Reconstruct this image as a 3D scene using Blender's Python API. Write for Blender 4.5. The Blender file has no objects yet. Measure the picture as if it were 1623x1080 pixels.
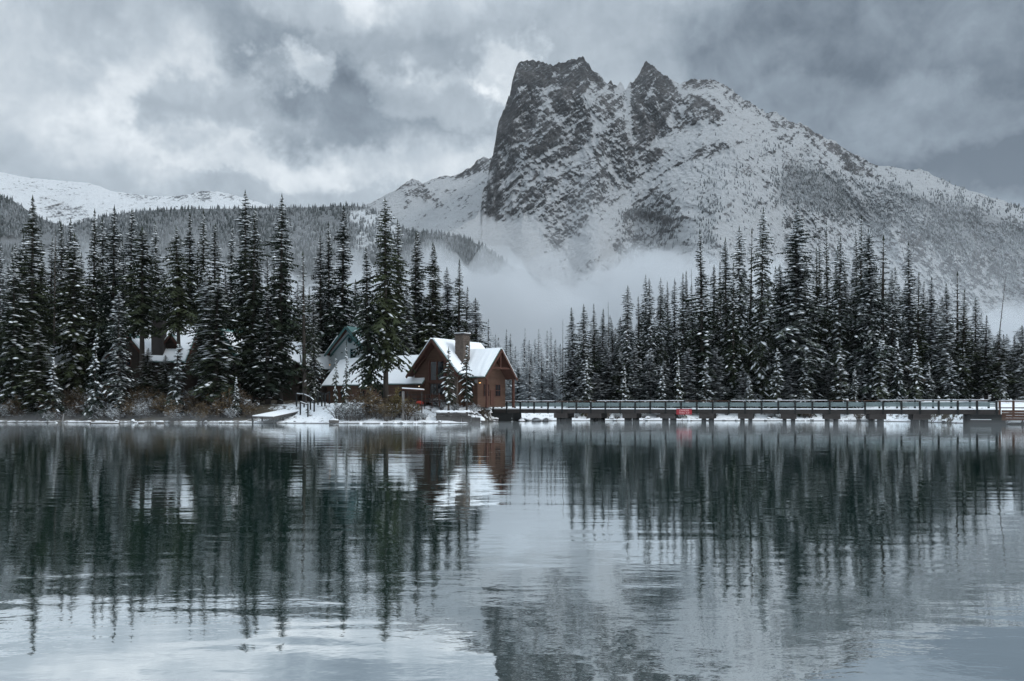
import bpy, math, random
import numpy as np
from mathutils import Vector, Matrix

SC = bpy.context.scene
COL = SC.collection
F = 1262.0            # focal length in photo pixels (28 mm on a 36 mm frame, 1623 px wide)
CX, HZ, CH = 811.5, 644.0, 2.6   # centre column, horizon row, eye height

# ------------------------------------------------------------------ camera
cd = bpy.data.cameras.new('camera')
cam = bpy.data.objects.new('camera', cd)
COL.objects.link(cam)
cam.location = (0, 0, CH)
cam.rotation_euler = (math.radians(90), 0, 0)
cd.sensor_width = 36.0
cd.lens = 36.0 * F / 1623.0
cd.shift_y = (HZ - 540.0) / 1623.0
cd.clip_start = 0.3
cd.clip_end = 20000
SC.camera = cam

# ------------------------------------------------------------------ exposure
SC.view_settings.view_transform = 'Standard'
SC.view_settings.look = 'None'
SC.view_settings.exposure = 0.0
SC.view_settings.gamma = 1.0
SC.view_settings.use_curve_mapping = False
cy = SC.cycles
cy.max_bounces = 8
cy.diffuse_bounces = 3
cy.glossy_bounces = 3
cy.transparent_max_bounces = 16
cy.volume_bounces = 3
cy.use_denoising = True
cy.sample_clamp_indirect = 4.0
cy.volume_max_steps = 64


class NT:
    """small helper to write node trees"""
    def __init__(self, tree):
        self.t = tree
        tree.nodes.clear()

    def n(self, kind, **kw):
        nd = self.t.nodes.new(kind)
        for k, v in kw.items():
            setattr(nd, k, v)
        return nd

    def put(self, sock, v):
        if v is None:
            return
        if hasattr(v, 'is_output'):
            self.t.links.new(v, sock)
        else:
            sock.default_value = v

    def math(self, op, a, b=None, c=None, clamp=False):
        nd = self.n('ShaderNodeMath', operation=op, use_clamp=clamp)
        self.put(nd.inputs[0], a); self.put(nd.inputs[1], b); self.put(nd.inputs[2], c)
        return nd.outputs[0]

    def vmath(self, op, a, b=None):
        nd = self.n('ShaderNodeVectorMath', operation=op)
        self.put(nd.inputs[0], a); self.put(nd.inputs[1], b)
        return nd.outputs[0]

    def noise(self, vec, scale=1.0, detail=4.0, rough=0.55, dist=0.0, color=False):
        nd = self.n('ShaderNodeTexNoise')
        self.put(nd.inputs['Vector'], vec)
        nd.inputs['Scale'].default_value = scale
        nd.inputs['Detail'].default_value = detail
        nd.inputs['Roughness'].default_value = rough
        nd.inputs['Distortion'].default_value = dist
        return nd.outputs['Color' if color else 'Fac']

    def smooth(self, v, a, b, lo=0.0, hi=1.0):
        nd = self.n('ShaderNodeMapRange', interpolation_type='SMOOTHSTEP')
        self.put(nd.inputs[0], v)
        nd.inputs[1].default_value = a; nd.inputs[2].default_value = b
        nd.inputs[3].default_value = lo; nd.inputs[4].default_value = hi
        return nd.outputs[0]

    def mix(self, fac, a, b):
        nd = self.n('ShaderNodeMix', data_type='RGBA')
        self.put(nd.inputs[0], fac); self.put(nd.inputs[6], a); self.put(nd.inputs[7], b)
        return nd.outputs[2]

    def ramp(self, fac, stops):
        nd = self.n('ShaderNodeValToRGB')
        cr = nd.color_ramp
        while len(cr.elements) < len(stops):
            cr.elements.new(0.5)
        for e, (p, c) in zip(cr.elements, stops):
            e.position = p
            e.color = (*c, 1)
        self.put(nd.inputs[0], fac)
        return nd.outputs[0]


# ------------------------------------------------------------------ sky
SUN_EL, SUN_AZ = math.radians(44), math.radians(112)
world = bpy.data.worlds.new('World')
SC.world = world
world.use_nodes = True
w = NT(world.node_tree)
tc = w.n('ShaderNodeTexCoord')
d = w.vmath('NORMALIZE', tc.outputs['Generated'])
sx = w.n('ShaderNodeSeparateXYZ'); w.put(sx.inputs[0], d)
X, Y, Z = sx.outputs
# cloud sheet seen in perspective
zc = w.math('ADD', w.math('MAXIMUM', Z, 0.0), 0.10)
px = w.math('DIVIDE', X, zc); py = w.math('DIVIDE', Y, zc)
cp = w.n('ShaderNodeCombineXYZ'); w.put(cp.inputs[0], px); w.put(cp.inputs[1], py)
cl = w.noise(cp.outputs[0], 0.55, 6.0, 0.52, 0.3)
# azimuth / elevation, with ragged edges, for the separate cloud banks and breaks
az = w.math('ARCTAN2', X, Y)
el = w.math('ARCSINE', Z)
wn = w.noise(d, 6.0, 7.0, 0.62, 0.0, color=True)
ws = w.n('ShaderNodeSeparateXYZ'); w.put(ws.inputs[0], wn)
wn2 = w.noise(d, 13.0, 6.0, 0.62, 0.4)
az = w.math('ADD', az, w.math('MULTIPLY', w.math('SUBTRACT', ws.outputs[0], 0.5), 0.34))
el = w.math('ADD', el, w.math('MULTIPLY', w.math('SUBTRACT', ws.outputs[1], 0.5), 0.19))


def pix_dir(u, v):
    x, z = (u - CX) / F, (HZ - v) / F
    return math.atan2(x, 1.0), math.atan2(z, math.hypot(x, 1.0))


BANKS = [  # u, v, half width, half height (photo px), brightness change
    (60, 60, 330, 130, .08), (262, 165, 110, 100, .17), (40, 235, 200, 60, .06), (310, 100, 60, 50, .06),
    (400, 10, 120, 80, -.15), (190, 30, 110, 60, -.12), (430, 95, 70, 70, -.06),
    (505, 118, 58, 34, .34), (560, 15, 80, 36, .17), (650, 0, 80, 30, .12),
    (640, 95, 150, 70, -.12), (300, 185, 75, 48, -.22), (600, 165, 160, 42, -.20), (430, 200, 170, 40, -.10),
    (790, 100, 62, 32, .24), (715, 145, 62, 30, .22), (700, 240, 90, 40, .08),
    (400, 245, 130, 30, .20), (560, 245, 80, 24, .12), (340, 245, 60, 18, -.10), (90, 250, 200, 40, -.06),
    (260, 280, 240, 32, -.03), (520, 285, 160, 26, -.02),
    (960, 60, 170, 90, -.05), (1300, 110, 170, 70, -.05), (1560, 60, 400, 170, -.31), (1500, 190, 280, 80, -.14),
    (1370, 195, 170, 50, .17), (1190, 120, 70, 46, .08), (1600, 270, 240, 70, -.08), (1250, 30, 220, 60, -.07),
]
acc = w.math('MULTIPLY', w.math('SUBTRACT', cl, 0.5), 0.80)
acc = w.math('ADD', acc, w.math('MULTIPLY', w.math('SUBTRACT', wn2, 0.5), 0.42))
wn3 = w.noise(d, 34.0, 5.0, 0.6, 0.8)
acc = w.math('ADD', acc, w.math('MULTIPLY', w.math('SUBTRACT', wn3, 0.5), 0.17))
for (u, v, hw, hh, amp) in BANKS:
    a0, e0 = pix_dir(u, v)
    dx = w.math('DIVIDE', w.math('SUBTRACT', az, a0), hw * 1.25 / F)
    dy = w.math('DIVIDE', w.math('SUBTRACT', el, e0), hh * 1.25 / F)
    r2 = w.math('ADD', w.math('MULTIPLY', dx, dx), w.math('MULTIPLY', dy, dy))
    acc = w.math('ADD', acc, w.math('MULTIPLY', w.smooth(r2, 0.30 if abs(amp) > .15 else 0.1, 1.25 if abs(amp) > .15 else 1.5, 1.0, 0.0), amp))
tone = w.math('ADD', acc, 0.47)
cloud = w.ramp(tone, [(0.0, (.061, .081, .106)), (0.22, (.158, .193, .230)), (0.5, (.303, .347, .388)),
                      (0.75, (.530, .565, .594)), (1.0, (.80, .818, .832))])
# overcast domes brighten towards the zenith
lift = w.math('ADD', 1.0, w.math('MULTIPLY', w.smooth(Z, 0.40, 1.0), 2.1))
lf = w.n('ShaderNodeVectorMath', operation='SCALE'); w.put(lf.inputs[0], cloud); w.put(lf.inputs['Scale'], lift)
sky = w.n('ShaderNodeTexSky', sky_type='NISHITA', sun_disc=False)
sky.sun_elevation = SUN_EL
sky.sun_rotation = SUN_AZ
skb = w.n('ShaderNodeBackground'); w.put(skb.inputs[0], sky.outputs[0]); skb.inputs[1].default_value = 0.06
clb = w.n('ShaderNodeBackground'); w.put(clb.inputs[0], lf.outputs[0]); clb.inputs[1].default_value = 1.68
mxw = w.n('ShaderNodeMixShader'); mxw.inputs[0].default_value = 0.94
w.put(mxw.inputs[1], skb.outputs[0]); w.put(mxw.inputs[2], clb.outputs[0])
wo = w.n('ShaderNodeOutputWorld'); w.put(wo.inputs[0], mxw.outputs[0])

# ------------------------------------------------------------------ sun (veiled by the overcast)
sl = bpy.data.lights.new('sun', 'SUN')
sl.energy = 1.3
sl.angle = math.radians(18)
sl.color = (1.0, 0.97, 0.93)
sun = bpy.data.objects.new('sun', sl)
COL.objects.link(sun)
sd = Vector((math.sin(SUN_AZ) * math.cos(SUN_EL), math.cos(SUN_AZ) * math.cos(SUN_EL), math.sin(SUN_EL)))
sun.rotation_euler = sd.to_track_quat('Z', 'Y').to_euler()


# ------------------------------------------------------------------ general helpers
def material(name):
    m = bpy.data.materials.new(name)
    m.use_nodes = True
    return m, NT(m.node_tree)


def finish(t, color, rough=0.8, normal=None, emit=None, estr=0.0, metal=0.0, spec=None):
    b = t.n('ShaderNodeBsdfPrincipled')
    t.put(b.inputs['Base Color'], color)
    t.put(b.inputs['Roughness'], rough)
    t.put(b.inputs['Metallic'], metal)
    if spec is not None:
        b.inputs['Specular IOR Level'].default_value = spec
    if normal is not None:
        t.put(b.inputs['Normal'], normal)
    if emit is not None:
        t.put(b.inputs['Emission Color'], emit)
        b.inputs['Emission Strength'].default_value = estr
    o = t.n('ShaderNodeOutputMaterial')
    t.put(o.inputs[0], b.outputs[0])
    return b


def bump(t, h, strength=0.5, dist=0.05):
    b = t.n('ShaderNodeBump')
    b.inputs['Strength'].default_value = strength
    b.inputs['Distance'].default_value = dist
    t.put(b.inputs['Height'], h)
    return b.outputs[0]


def rgba(c):
    return (c[0], c[1], c[2], 1.0)


def np_mesh(name, verts, faces=None, quads=None, tris=None, smooth=False):
    me = bpy.data.meshes.new(name)
    verts = np.asarray(verts, dtype=np.float32).reshape(-1, 3)
    arr = quads if quads is not None else tris
    if arr is not None:
        arr = np.asarray(arr, dtype=np.int32)
        k = arr.shape[1]
        me.vertices.add(len(verts)); me.vertices.foreach_set('co', verts.ravel())
        me.loops.add(arr.size); me.loops.foreach_set('vertex_index', arr.ravel())
        me.polygons.add(len(arr))
        me.polygons.foreach_set('loop_start', np.arange(0, arr.size, k, dtype=np.int32))
        me.polygons.foreach_set('loop_total', np.full(len(arr), k, dtype=np.int32))
        me.update(calc_edges=True)
    else:
        me.from_pydata([tuple(map(float, p)) for p in verts], [], faces)
        me.update()
    if smooth:
        me.polygons.foreach_set('use_smooth', np.ones(len(me.polygons), dtype=bool))
    return me


def attr(me, name, vals):
    a = me.attributes.new(name, 'FLOAT', 'POINT')
    a.data.foreach_set('value', np.asarray(vals, dtype=np.float32).ravel())


def link(name, me, mat=None, parent=None, **props):
    o = bpy.data.objects.new(name, me)
    COL.objects.link(o)
    if mat is not None and me is not None and not me.materials:
        for m in (mat if isinstance(mat, (list, tuple)) else [mat]):
            me.materials.append(m)
    if parent is not None:
        o.parent = parent
    for k, v in props.items():
        o[k] = v
    return o


def thing(name, label, category, loc=(0, 0, 0), rz=0.0, group=None):
    o = bpy.data.objects.new(name, None)
    COL.objects.link(o)
    o.empty_display_size = 0.5
    o.location = loc
    o.rotation_euler = (0, 0, rz)
    o['label'] = label
    o['category'] = category
    if group:
        o['group'] = group
    return o


def at(u, v, Y):
    """world point seen at photo pixel (u, v) at distance Y"""
    return Vector(((u - CX) * Y / F, Y, CH + (HZ - v) * Y / F))


def ux(u, Y):
    return (u - CX) * Y / F


class MB:
    """mesh builder: boxes, prisms, tubes and free faces into one mesh"""
    def __init__(self):
        self.v, self.f = [], []

    def add(self, vs, fs):
        b = len(self.v)
        self.v.extend([tuple(p) for p in vs])
        self.f.extend([tuple(i + b for i in q) for q in fs])

    def box(self, c, s, rz=0.0, tilt=None):
        hx, hy, hz = s[0] / 2, s[1] / 2, s[2] / 2
        ps = [Vector((x, y, z)) for z in (-hz, hz) for x, y in ((-hx, -hy), (hx, -hy), (hx, hy), (-hx, hy))]
        M = Matrix.Rotation(rz, 3, 'Z')
        if tilt:
            M = M @ Matrix.Rotation(tilt[0], 3, 'X') @ Matrix.Rotation(tilt[1], 3, 'Y')
        c = Vector(c)
        self.add([M @ p + c for p in ps], [(3, 2, 1, 0), (4, 5, 6, 7), (0, 1, 5, 4), (1, 2, 6, 5), (2, 3, 7, 6), (3, 0, 4, 7)])
        return self

    def beam(self, p, q, w, h):
        """box from p to q, w wide sideways and h high"""
        p, q = Vector(p), Vector(q)
        ax = (q - p).normalized()
        side = ax.cross(Vector((0, 0, 1)))
        if side.length < 1e-4:
            side = Vector((1, 0, 0))
        side.normalize()
        up = side.cross(ax).normalized()
        s, u = side * w / 2, up * h / 2
        self.add([p - s - u, p + s - u, p + s + u, p - s + u, q - s - u, q + s - u, q + s + u, q - s + u],
                 [(0, 1, 2, 3), (7, 6, 5, 4), (0, 4, 5, 1), (1, 5, 6, 2), (2, 6, 7, 3), (3, 7, 4, 0)])
        return self

    def slab(self, poly, up):
        """thick sheet: polygon (3-D points) extruded along up"""
        n = len(poly)
        up = Vector(up)
        a = [Vector(p) for p in poly]
        self.add(a + [p + up for p in a],
                 [tuple(range(n))[::-1], tuple(range(n, 2 * n))] + [(i, (i + 1) % n, n + (i + 1) % n, n + i) for i in range(n)])
        return self

    def tube(self, pts, rad, n=6, cap=True):
        rings = []
        for i, p in enumerate(pts):
            p = Vector(p)
            a = Vector(pts[min(i + 1, len(pts) - 1)]) - Vector(pts[max(i - 1, 0)])
            a.normalize()
            s = a.cross(Vector((0, 1, 0.02)))
            if s.length < 1e-3:
                s = a.cross(Vector((1, 0, 0)))
            s.normalize()
            t = a.cross(s)
            r = rad[i] if isinstance(rad, (list, tuple)) else rad
            rings.append([p + (s * math.cos(k * 2 * math.pi / n) + t * math.sin(k * 2 * math.pi / n)) * r for k in range(n)])
        vs = [q for r in rings for q in r]
        fs = []
        for i in range(len(rings) - 1):
            for k in range(n):
                k2 = (k + 1) % n
                fs.append((i * n + k, i * n + k2, (i + 1) * n + k2, (i + 1) * n + k))
        if cap:
            fs.append(tuple(range(n))[::-1]); fs.append(tuple(range((len(rings) - 1) * n, len(rings) * n)))
        self.add(vs, fs)
        return self

    def mesh(self, name, smooth=False):
        me = bpy.data.meshes.new(name)
        me.from_pydata(self.v, [], self.f)
        me.update()
        if smooth:
            me.polygons.foreach_set('use_smooth', [True] * len(me.polygons))
        return me

    def build(self, name, mat, parent=None, smooth=False, **props):
        return link(name, self.mesh(name, smooth), mat, parent, **props)


# ------------------------------------------------------------------ numpy gradient noise
_rng = np.random.RandomState(7)
_perm = _rng.permutation(512)
_grad = _rng.normal(size=(512, 3)); _grad /= np.linalg.norm(_grad, axis=1, keepdims=True)


def perlin(x, y, z=0.0):
    x, y, z = np.broadcast_arrays(np.asarray(x, float), np.asarray(y, float), np.asarray(z, float))
    xi, yi, zi = np.floor(x).astype(int), np.floor(y).astype(int), np.floor(z).astype(int)
    xf, yf, zf = x - xi, y - yi, z - zi
    fx, fy, fz = [t * t * t * (t * (t * 6 - 15) + 10) for t in (xf, yf, zf)]

    def g(a, b, c):
        h = _perm[(_perm[(_perm[(xi + a) & 511] + yi + b) & 511] + zi + c) & 511]
        gr = _grad[h]
        return gr[..., 0] * (xf - a) + gr[..., 1] * (yf - b) + gr[..., 2] * (zf - c)
    l = lambda a, b, t: a + t * (b - a)
    return l(l(l(g(0, 0, 0), g(1, 0, 0), fx), l(g(0, 1, 0), g(1, 1, 0), fx), fy),
             l(l(g(0, 0, 1), g(1, 0, 1), fx), l(g(0, 1, 1), g(1, 1, 1), fx), fy), fz) * 1.6


def fbm(x, y, z=0.0, oct=4, gain=0.5):
    s, a = 0.0, 1.0
    for i in range(oct):
        s = s + a * perlin(x * 2 ** i + 17.3 * i, y * 2 ** i - 9.1 * i, z + 5.7 * i)
        a *= gain
    return s


def ridged(x, y, z=0.0, oct=4, gain=0.5):
    s, a = 0.0, 1.0
    for i in range(oct):
        s = s + a * (1.0 - 2.0 * np.abs(perlin(x * 2 ** i + 3.3 * i, y * 2 ** i + 8.8 * i, z + 2.2 * i)))
        a *= gain
    return s


def sstep(x, a, b):
    t = np.clip((x - a) / (b - a), 0, 1)
    return t * t * (3 - 2 * t)
# =================================================================== STRUCTURE
# ------------------------------------------------------------------ materials of the land
def mat_mountain(name, rock_a, rock_b, scale=1.0, sn=1.0, wood=0.55):
    m, t = material(name)
    g = t.n('ShaderNodeNewGeometry')
    pos = g.outputs['Position']
    ra = t.n('ShaderNodeAttribute', attribute_name='rock').outputs['Fac']
    fo = t.n('ShaderNodeAttribute', attribute_name='forest').outputs['Fac']
    fine = t.noise(pos, 0.055 * scale, 7.0, 0.75)
    med = t.noise(pos, 0.02 * scale, 4.0, 0.6)

    def streak(ang, along, across, det=5.0, dist=0.6):
        r1 = t.n('ShaderNodeMapping'); t.put(r1.inputs[0], pos); r1.inputs['Rotation'].default_value = (0, math.radians(ang), 0)
        r2 = t.n('ShaderNodeMapping'); t.put(r2.inputs[0], r1.outputs[0]); r2.inputs['Scale'].default_value = (along, (along + across) / 2, across)
        return t.noise(r2.outputs[0], scale, det, 0.66, dist)
    s1 = streak(40, 0.011, 0.050)          # strata climbing to the right
    s2 = streak(-60, 0.009, 0.042)         # ribs running down to the right
    s3 = streak(34, 0.03, 0.15, 5.0, 0.3)
    s4 = streak(52, 0.0035, 0.013, 4.0, 0.8)
    v = t.math('ADD', ra, t.math('MULTIPLY', t.math('SUBTRACT', s1, 0.5), 1.6))
    v = t.math('ADD', v, t.math('MULTIPLY', t.math('SUBTRACT', s2, 0.5), 1.3))
    v = t.math('ADD', v, t.math('MULTIPLY', t.math('SUBTRACT', s3, 0.5), 1.3))
    v = t.math('ADD', v, t.math('MULTIPLY', t.math('SUBTRACT', fine, 0.5), 1.1))
    v = t.math('ADD', v, t.math('MULTIPLY', t.math('SUBTRACT', s4, 0.5), 1.1))
    mask = t.smooth(v, 0.24, 0.60)
    big = t.noise(pos, 0.006 * scale, 5.0, 0.65)
    rock = t.mix(t.smooth(med, 0.38, 0.62), rgba(rock_a), rgba(rock_b))
    rock = t.mix(t.smooth(big, 0.45, 0.62), rock, rgba([x * 1.9 for x in rock_a]))
    rock = t.mix(t.smooth(fine, 0.40, 0.75), rock, rgba((.014, .014, .015)))
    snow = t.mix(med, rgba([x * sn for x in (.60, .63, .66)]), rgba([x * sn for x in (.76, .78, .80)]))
    dust = t.math('MULTIPLY', t.smooth(s3, 0.50, 0.66), 0.28)   # snow caught in the small ledges
    rock = t.mix(dust, rock, rgba((.42, .45, .48)))
    c = t.mix(mask, snow, rock)
    c = t.mix(t.math('MULTIPLY', t.smooth(t.math('ADD', fo, t.math('MULTIPLY', t.math('SUBTRACT', fine, 0.5), 1.0)), 0.35, 0.8), wood),
              c, rgba((.07, .08, .085)))
    finish(t, c, 0.9, bump(t, t.math('ADD', fine, s1), 1.0, 16.0), spec=0.1)
    return m


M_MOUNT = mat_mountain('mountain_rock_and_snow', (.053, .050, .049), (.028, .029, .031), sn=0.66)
M_FARSNOW = mat_mountain('far_mountain_snow', (.16, .165, .175), (.12, .125, .135))
M_HILL = mat_mountain('hill_snow_and_forest_floor', (.08, .09, .09), (.07, .08, .085), wood=0.8)


def poly_mask(polys, base, u0, u1, v0, v1, blur):
    """raster of painted polygons on a 1-pixel grid of directions, softened"""
    W, H = u1 - u0, v1 - v0
    img = np.full((H, W), float(base))
    for pts, val in polys:
        p = np.array(pts, float) - [u0, v0]
        x0, x1 = int(max(0, p[:, 0].min())), int(min(W, p[:, 0].max() + 2))
        y0, y1 = int(max(0, p[:, 1].min())), int(min(H, p[:, 1].max() + 2))
        if x1 <= x0 or y1 <= y0:
            continue
        gx, gy = np.meshgrid(np.arange(x0, x1) + .5, np.arange(y0, y1) + .5)
        ins = np.zeros(gx.shape, bool)
        n = len(p)
        for i in range(n):
            ax, ay = p[i]; bx, by = p[(i + 1) % n]
            c = ((ay > gy) != (by > gy))
            if ay != by:
                c &= gx < (bx - ax) * (gy - ay) / (by - ay) + ax
            ins ^= c
        sub = img[y0:y1, x0:x1]
        sub[ins] = val

    def blur_img(a, s):
        k = np.exp(-0.5 * (np.arange(-3 * s, 3 * s + 1) / s) ** 2); k /= k.sum()
        for ax in (0, 1):
            a = np.apply_along_axis(lambda r: np.convolve(np.pad(r, 3 * s, 'edge'), k, 'valid'), ax, a)
        return a
    return blur_img(img, blur), img, blur_img


def samp(img, u0, v0, u, v):
    a = np.clip(u - u0, 0, img.shape[1] - 1).astype(int)
    b = np.clip(v - v0, 0, img.shape[0] - 1).astype(int)
    return img[b, a]


def sheet(name, mat, sky, vbase, u0, u1, du, nv, Yr, rock, forest, slope=(36, 66), rough=1.0, jag=1.5, rock_gain=1.0, dip=(-0.72, 0.70), align=None):
    """a mountainside: the skyline in true directions, the face built out from it by its own slopes, and a far side"""
    us = np.arange(u0, u1 + du, du)
    sp = np.array(sky, float)
    Vs = np.interp(us + 1.6 * jag * fbm(us / 14.0, 7.7, 1.0, 4, 0.6), sp[:, 0], sp[:, 1])
    rimg, _, blur_img = poly_mask(rock, rock_gain * 0.0 + rock[0][1], int(u0) - 10, int(u1) + 10, 0, 640, 2)
    wide = blur_img(rimg, 10)
    fimg, _, _ = poly_mask(forest, 0.0, int(u0) - 10, int(u1) + 10, 0, 640, 11 if len(forest) > 7 else 6)
    o = int(u0) - 10
    Vs = Vs + jag * (fbm(us / 9.0, 3.1, 0.0, 4, 0.65)) * (0.4 + samp(rimg, o, 0, us, Vs + 6))
    tt = np.linspace(0, 1, nv)
    U = np.repeat(us[None, :], nv, 0)
    V = Vs[None, :] + (vbase - Vs)[None, :] * tt[:, None]
    R = samp(rimg, o, 0, U, V)
    Rw = samp(wide, o, 0, U, V)
    S = (HZ - V) / F
    ta = math.tan(math.radians(slope[0])) + (math.tan(math.radians(slope[1])) - math.tan(math.radians(slope[0]))) * np.clip(Rw, 0, 1) ** 1.3
    ta = np.maximum(ta, S + 0.16)
    dv = (vbase - Vs)[None, :] / (nv - 1)
    dl = np.zeros_like(U)
    dl[1:] = -(dv / F) / (ta[1:] - S[1:])
    yr = np.array([Yr(u) for u in us])
    L = np.log(yr)[None, :] + np.cumsum(dl, 0)
    if align is not None:
        ua, va = align                      # left of column ua the face keeps that column's depth, so apron and wall meet
        ia = int((ua - u0) / du)
        for i in range(ia):
            vr = max(va, Vs[i] + 1.0)
            L[:, i] += np.interp(vr, V[:, ia], L[:, ia]) - np.interp(vr, V[:, i], L[:, i])
    ker = np.ones(25) / 25
    vg = np.arange(Vs.min(), vbase + 2.0, 2.0)          # smooth across columns at equal height
    G = np.stack([np.interp(vg, V[:, i], L[:, i]) for i in range(len(us))], 1)
    for _ in range(2):
        G = np.apply_along_axis(lambda r: np.convolve(np.pad(r, 12, 'edge'), ker, 'valid'), 1, G)
    L = np.stack([np.interp(V[:, i], vg, G[:, i]) for i in range(len(us))], 1)
    D = np.exp(L)
    X, Zz = (U - CX) * D / F, (HZ - V) * D / F
    xs, zs = X / 1000.0, Zz / 1000.0
    # ribs and gullies running down the face, and tilted strata
    rib = ridged(xs * 7 + 0.6 * fbm(xs * 4, zs * 4, 2.0, 2), zs * 2.6, 1.3, 4, 0.55)
    a, b = xs * dip[0] + zs * dip[1], xs * dip[1] - zs * dip[0]
    strata = ridged(a * 26 + 1.5 * fbm(xs * 7, zs * 7, 5.0, 2), b * 7, 4.4, 4, 0.6)
    crag = fbm(xs * 60, zs * 45, 9.0, 4, 0.6)
    fadein = np.clip(tt * 6, 0.15, 1)[:, None]
    disp = rough * fadein * (-(46 * rib) * (0.35 + 0.65 * Rw) - 9 * strata * (0.2 + 0.8 * R) - 12 * fbm(a * 34, b * 8, 2.7, 4, 0.62) * (0.2 + 0.8 * R) - 18 * crag * (0.25 + 0.75 * R))
    D2 = D + disp
    P = np.stack([(U - CX) * D2 / F, D2, CH + (HZ - V) * D2 / F], -1)
    du_, dv_ = np.gradient(P, axis=1), np.gradient(P, axis=0)
    N = np.cross(du_, dv_)
    N /= np.linalg.norm(N, axis=-1, keepdims=True) + 1e-9
    N *= np.sign(-N[..., 1:2] + 1e-9)
    nz = N[..., 2]
    nzb = blur_img(nz, 9)
    str2 = ridged(a * 55 + 1.2 * fbm(xs * 12, zs * 12, 6.0, 2), b * 13, 8.4, 3, 0.6)
    rk = R * 0.95 + 0.05 * strata * (0.4 + R) + 0.04 * str2 + 0.30 * fbm(a * 48, b * 11, 7.7, 4, 0.65) + 0.20 * crag + 0.22 * fbm(xs * 130, zs * 130, 3.0, 3, 0.7) - 0.55 * (nz - nzb) - 0.25 * (nzb - 0.5)
    rk = rk + 0.30 * fbm(xs * 11, zs * 11, 12.0, 3) * np.clip(R, 0, 1)
    rk = rk - 0.10
    fo = samp(fimg, o, 0, U, V)
    # far side
    nb = 7
    back = np.stack([np.stack([P[0, :, 0] * (1 + 0.02 * k), P[0, :, 1] + 70.0 * k, P[0, :, 2] - 55.0 * k + 8 * perlin(us / 30, k)], -1) for k in range(nb, 0, -1)], 0)
    P = np.concatenate([back, P], 0)
    rk = np.concatenate([np.repeat(rk[:1], nb, 0), rk], 0)
    fo = np.concatenate([np.repeat(fo[:1], nb, 0), fo], 0)
    nr, nc = P.shape[:2]
    idx = np.arange(nr * nc).reshape(nr, nc)
    q = np.stack([idx[:-1, :-1], idx[1:, :-1], idx[1:, 1:], idx[:-1, 1:]], -1).reshape(-1, 4)
    me = np_mesh(name, P.reshape(-1, 3), quads=q, smooth=True)
    attr(me, 'rock', rk); attr(me, 'forest', fo)
    ob = link(name, me, mat, kind='structure')
    return ob, dict(U=U, V=V, P=P[nb:], fo=fo[nb:], us=us, Vs=Vs, vbase=vbase, nv=nv)


# ------------------------------------------------------------------ the main peak
SKY_MAIN = [(560, 432), (620, 400), (680, 378), (720, 364), (745, 350), (758, 340), (762, 325), (765, 310), (772, 290), (778, 255), (783, 225), (790, 196),
            (800, 165), (812, 130), (819, 106), (826, 99), (838, 96), (850, 95), (860, 99), (870, 103), (885, 102), (895, 98), (903, 95), (915, 92),
            (925, 91), (935, 103), (942, 113), (950, 121), (958, 128), (963, 133), (967, 128), (972, 134), (978, 135), (984, 130), (989, 136), (993, 143),
            (999, 132), (1004, 130), (1010, 122), (1016, 112), (1022, 102), (1027, 98), (1032, 100), (1037, 106), (1048, 115), (1058, 122), (1066, 128),
            (1078, 133), (1086, 130), (1098, 125), (1112, 127), (1130, 126), (1140, 132), (1150, 134), (1165, 145), (1180, 157), (1190, 162), (1205, 173),
            (1214, 180), (1222, 178), (1230, 177), (1242, 186), (1250, 193), (1262, 195), (1270, 195), (1290, 210), (1305, 218), (1320, 223), (1340, 238),
            (1352, 244), (1366, 249), (1380, 259), (1392, 263), (1412, 264), (1430, 268), (1446, 270), (1456, 267), (1470, 274), (1480, 279), (1496, 285),
            (1510, 293), (1525, 297), (1540, 303), (1556, 307), (1570, 313), (1585, 317), (1600, 322), (1623, 329), (1700, 360), (1800, 395), (1960, 450)]
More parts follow.
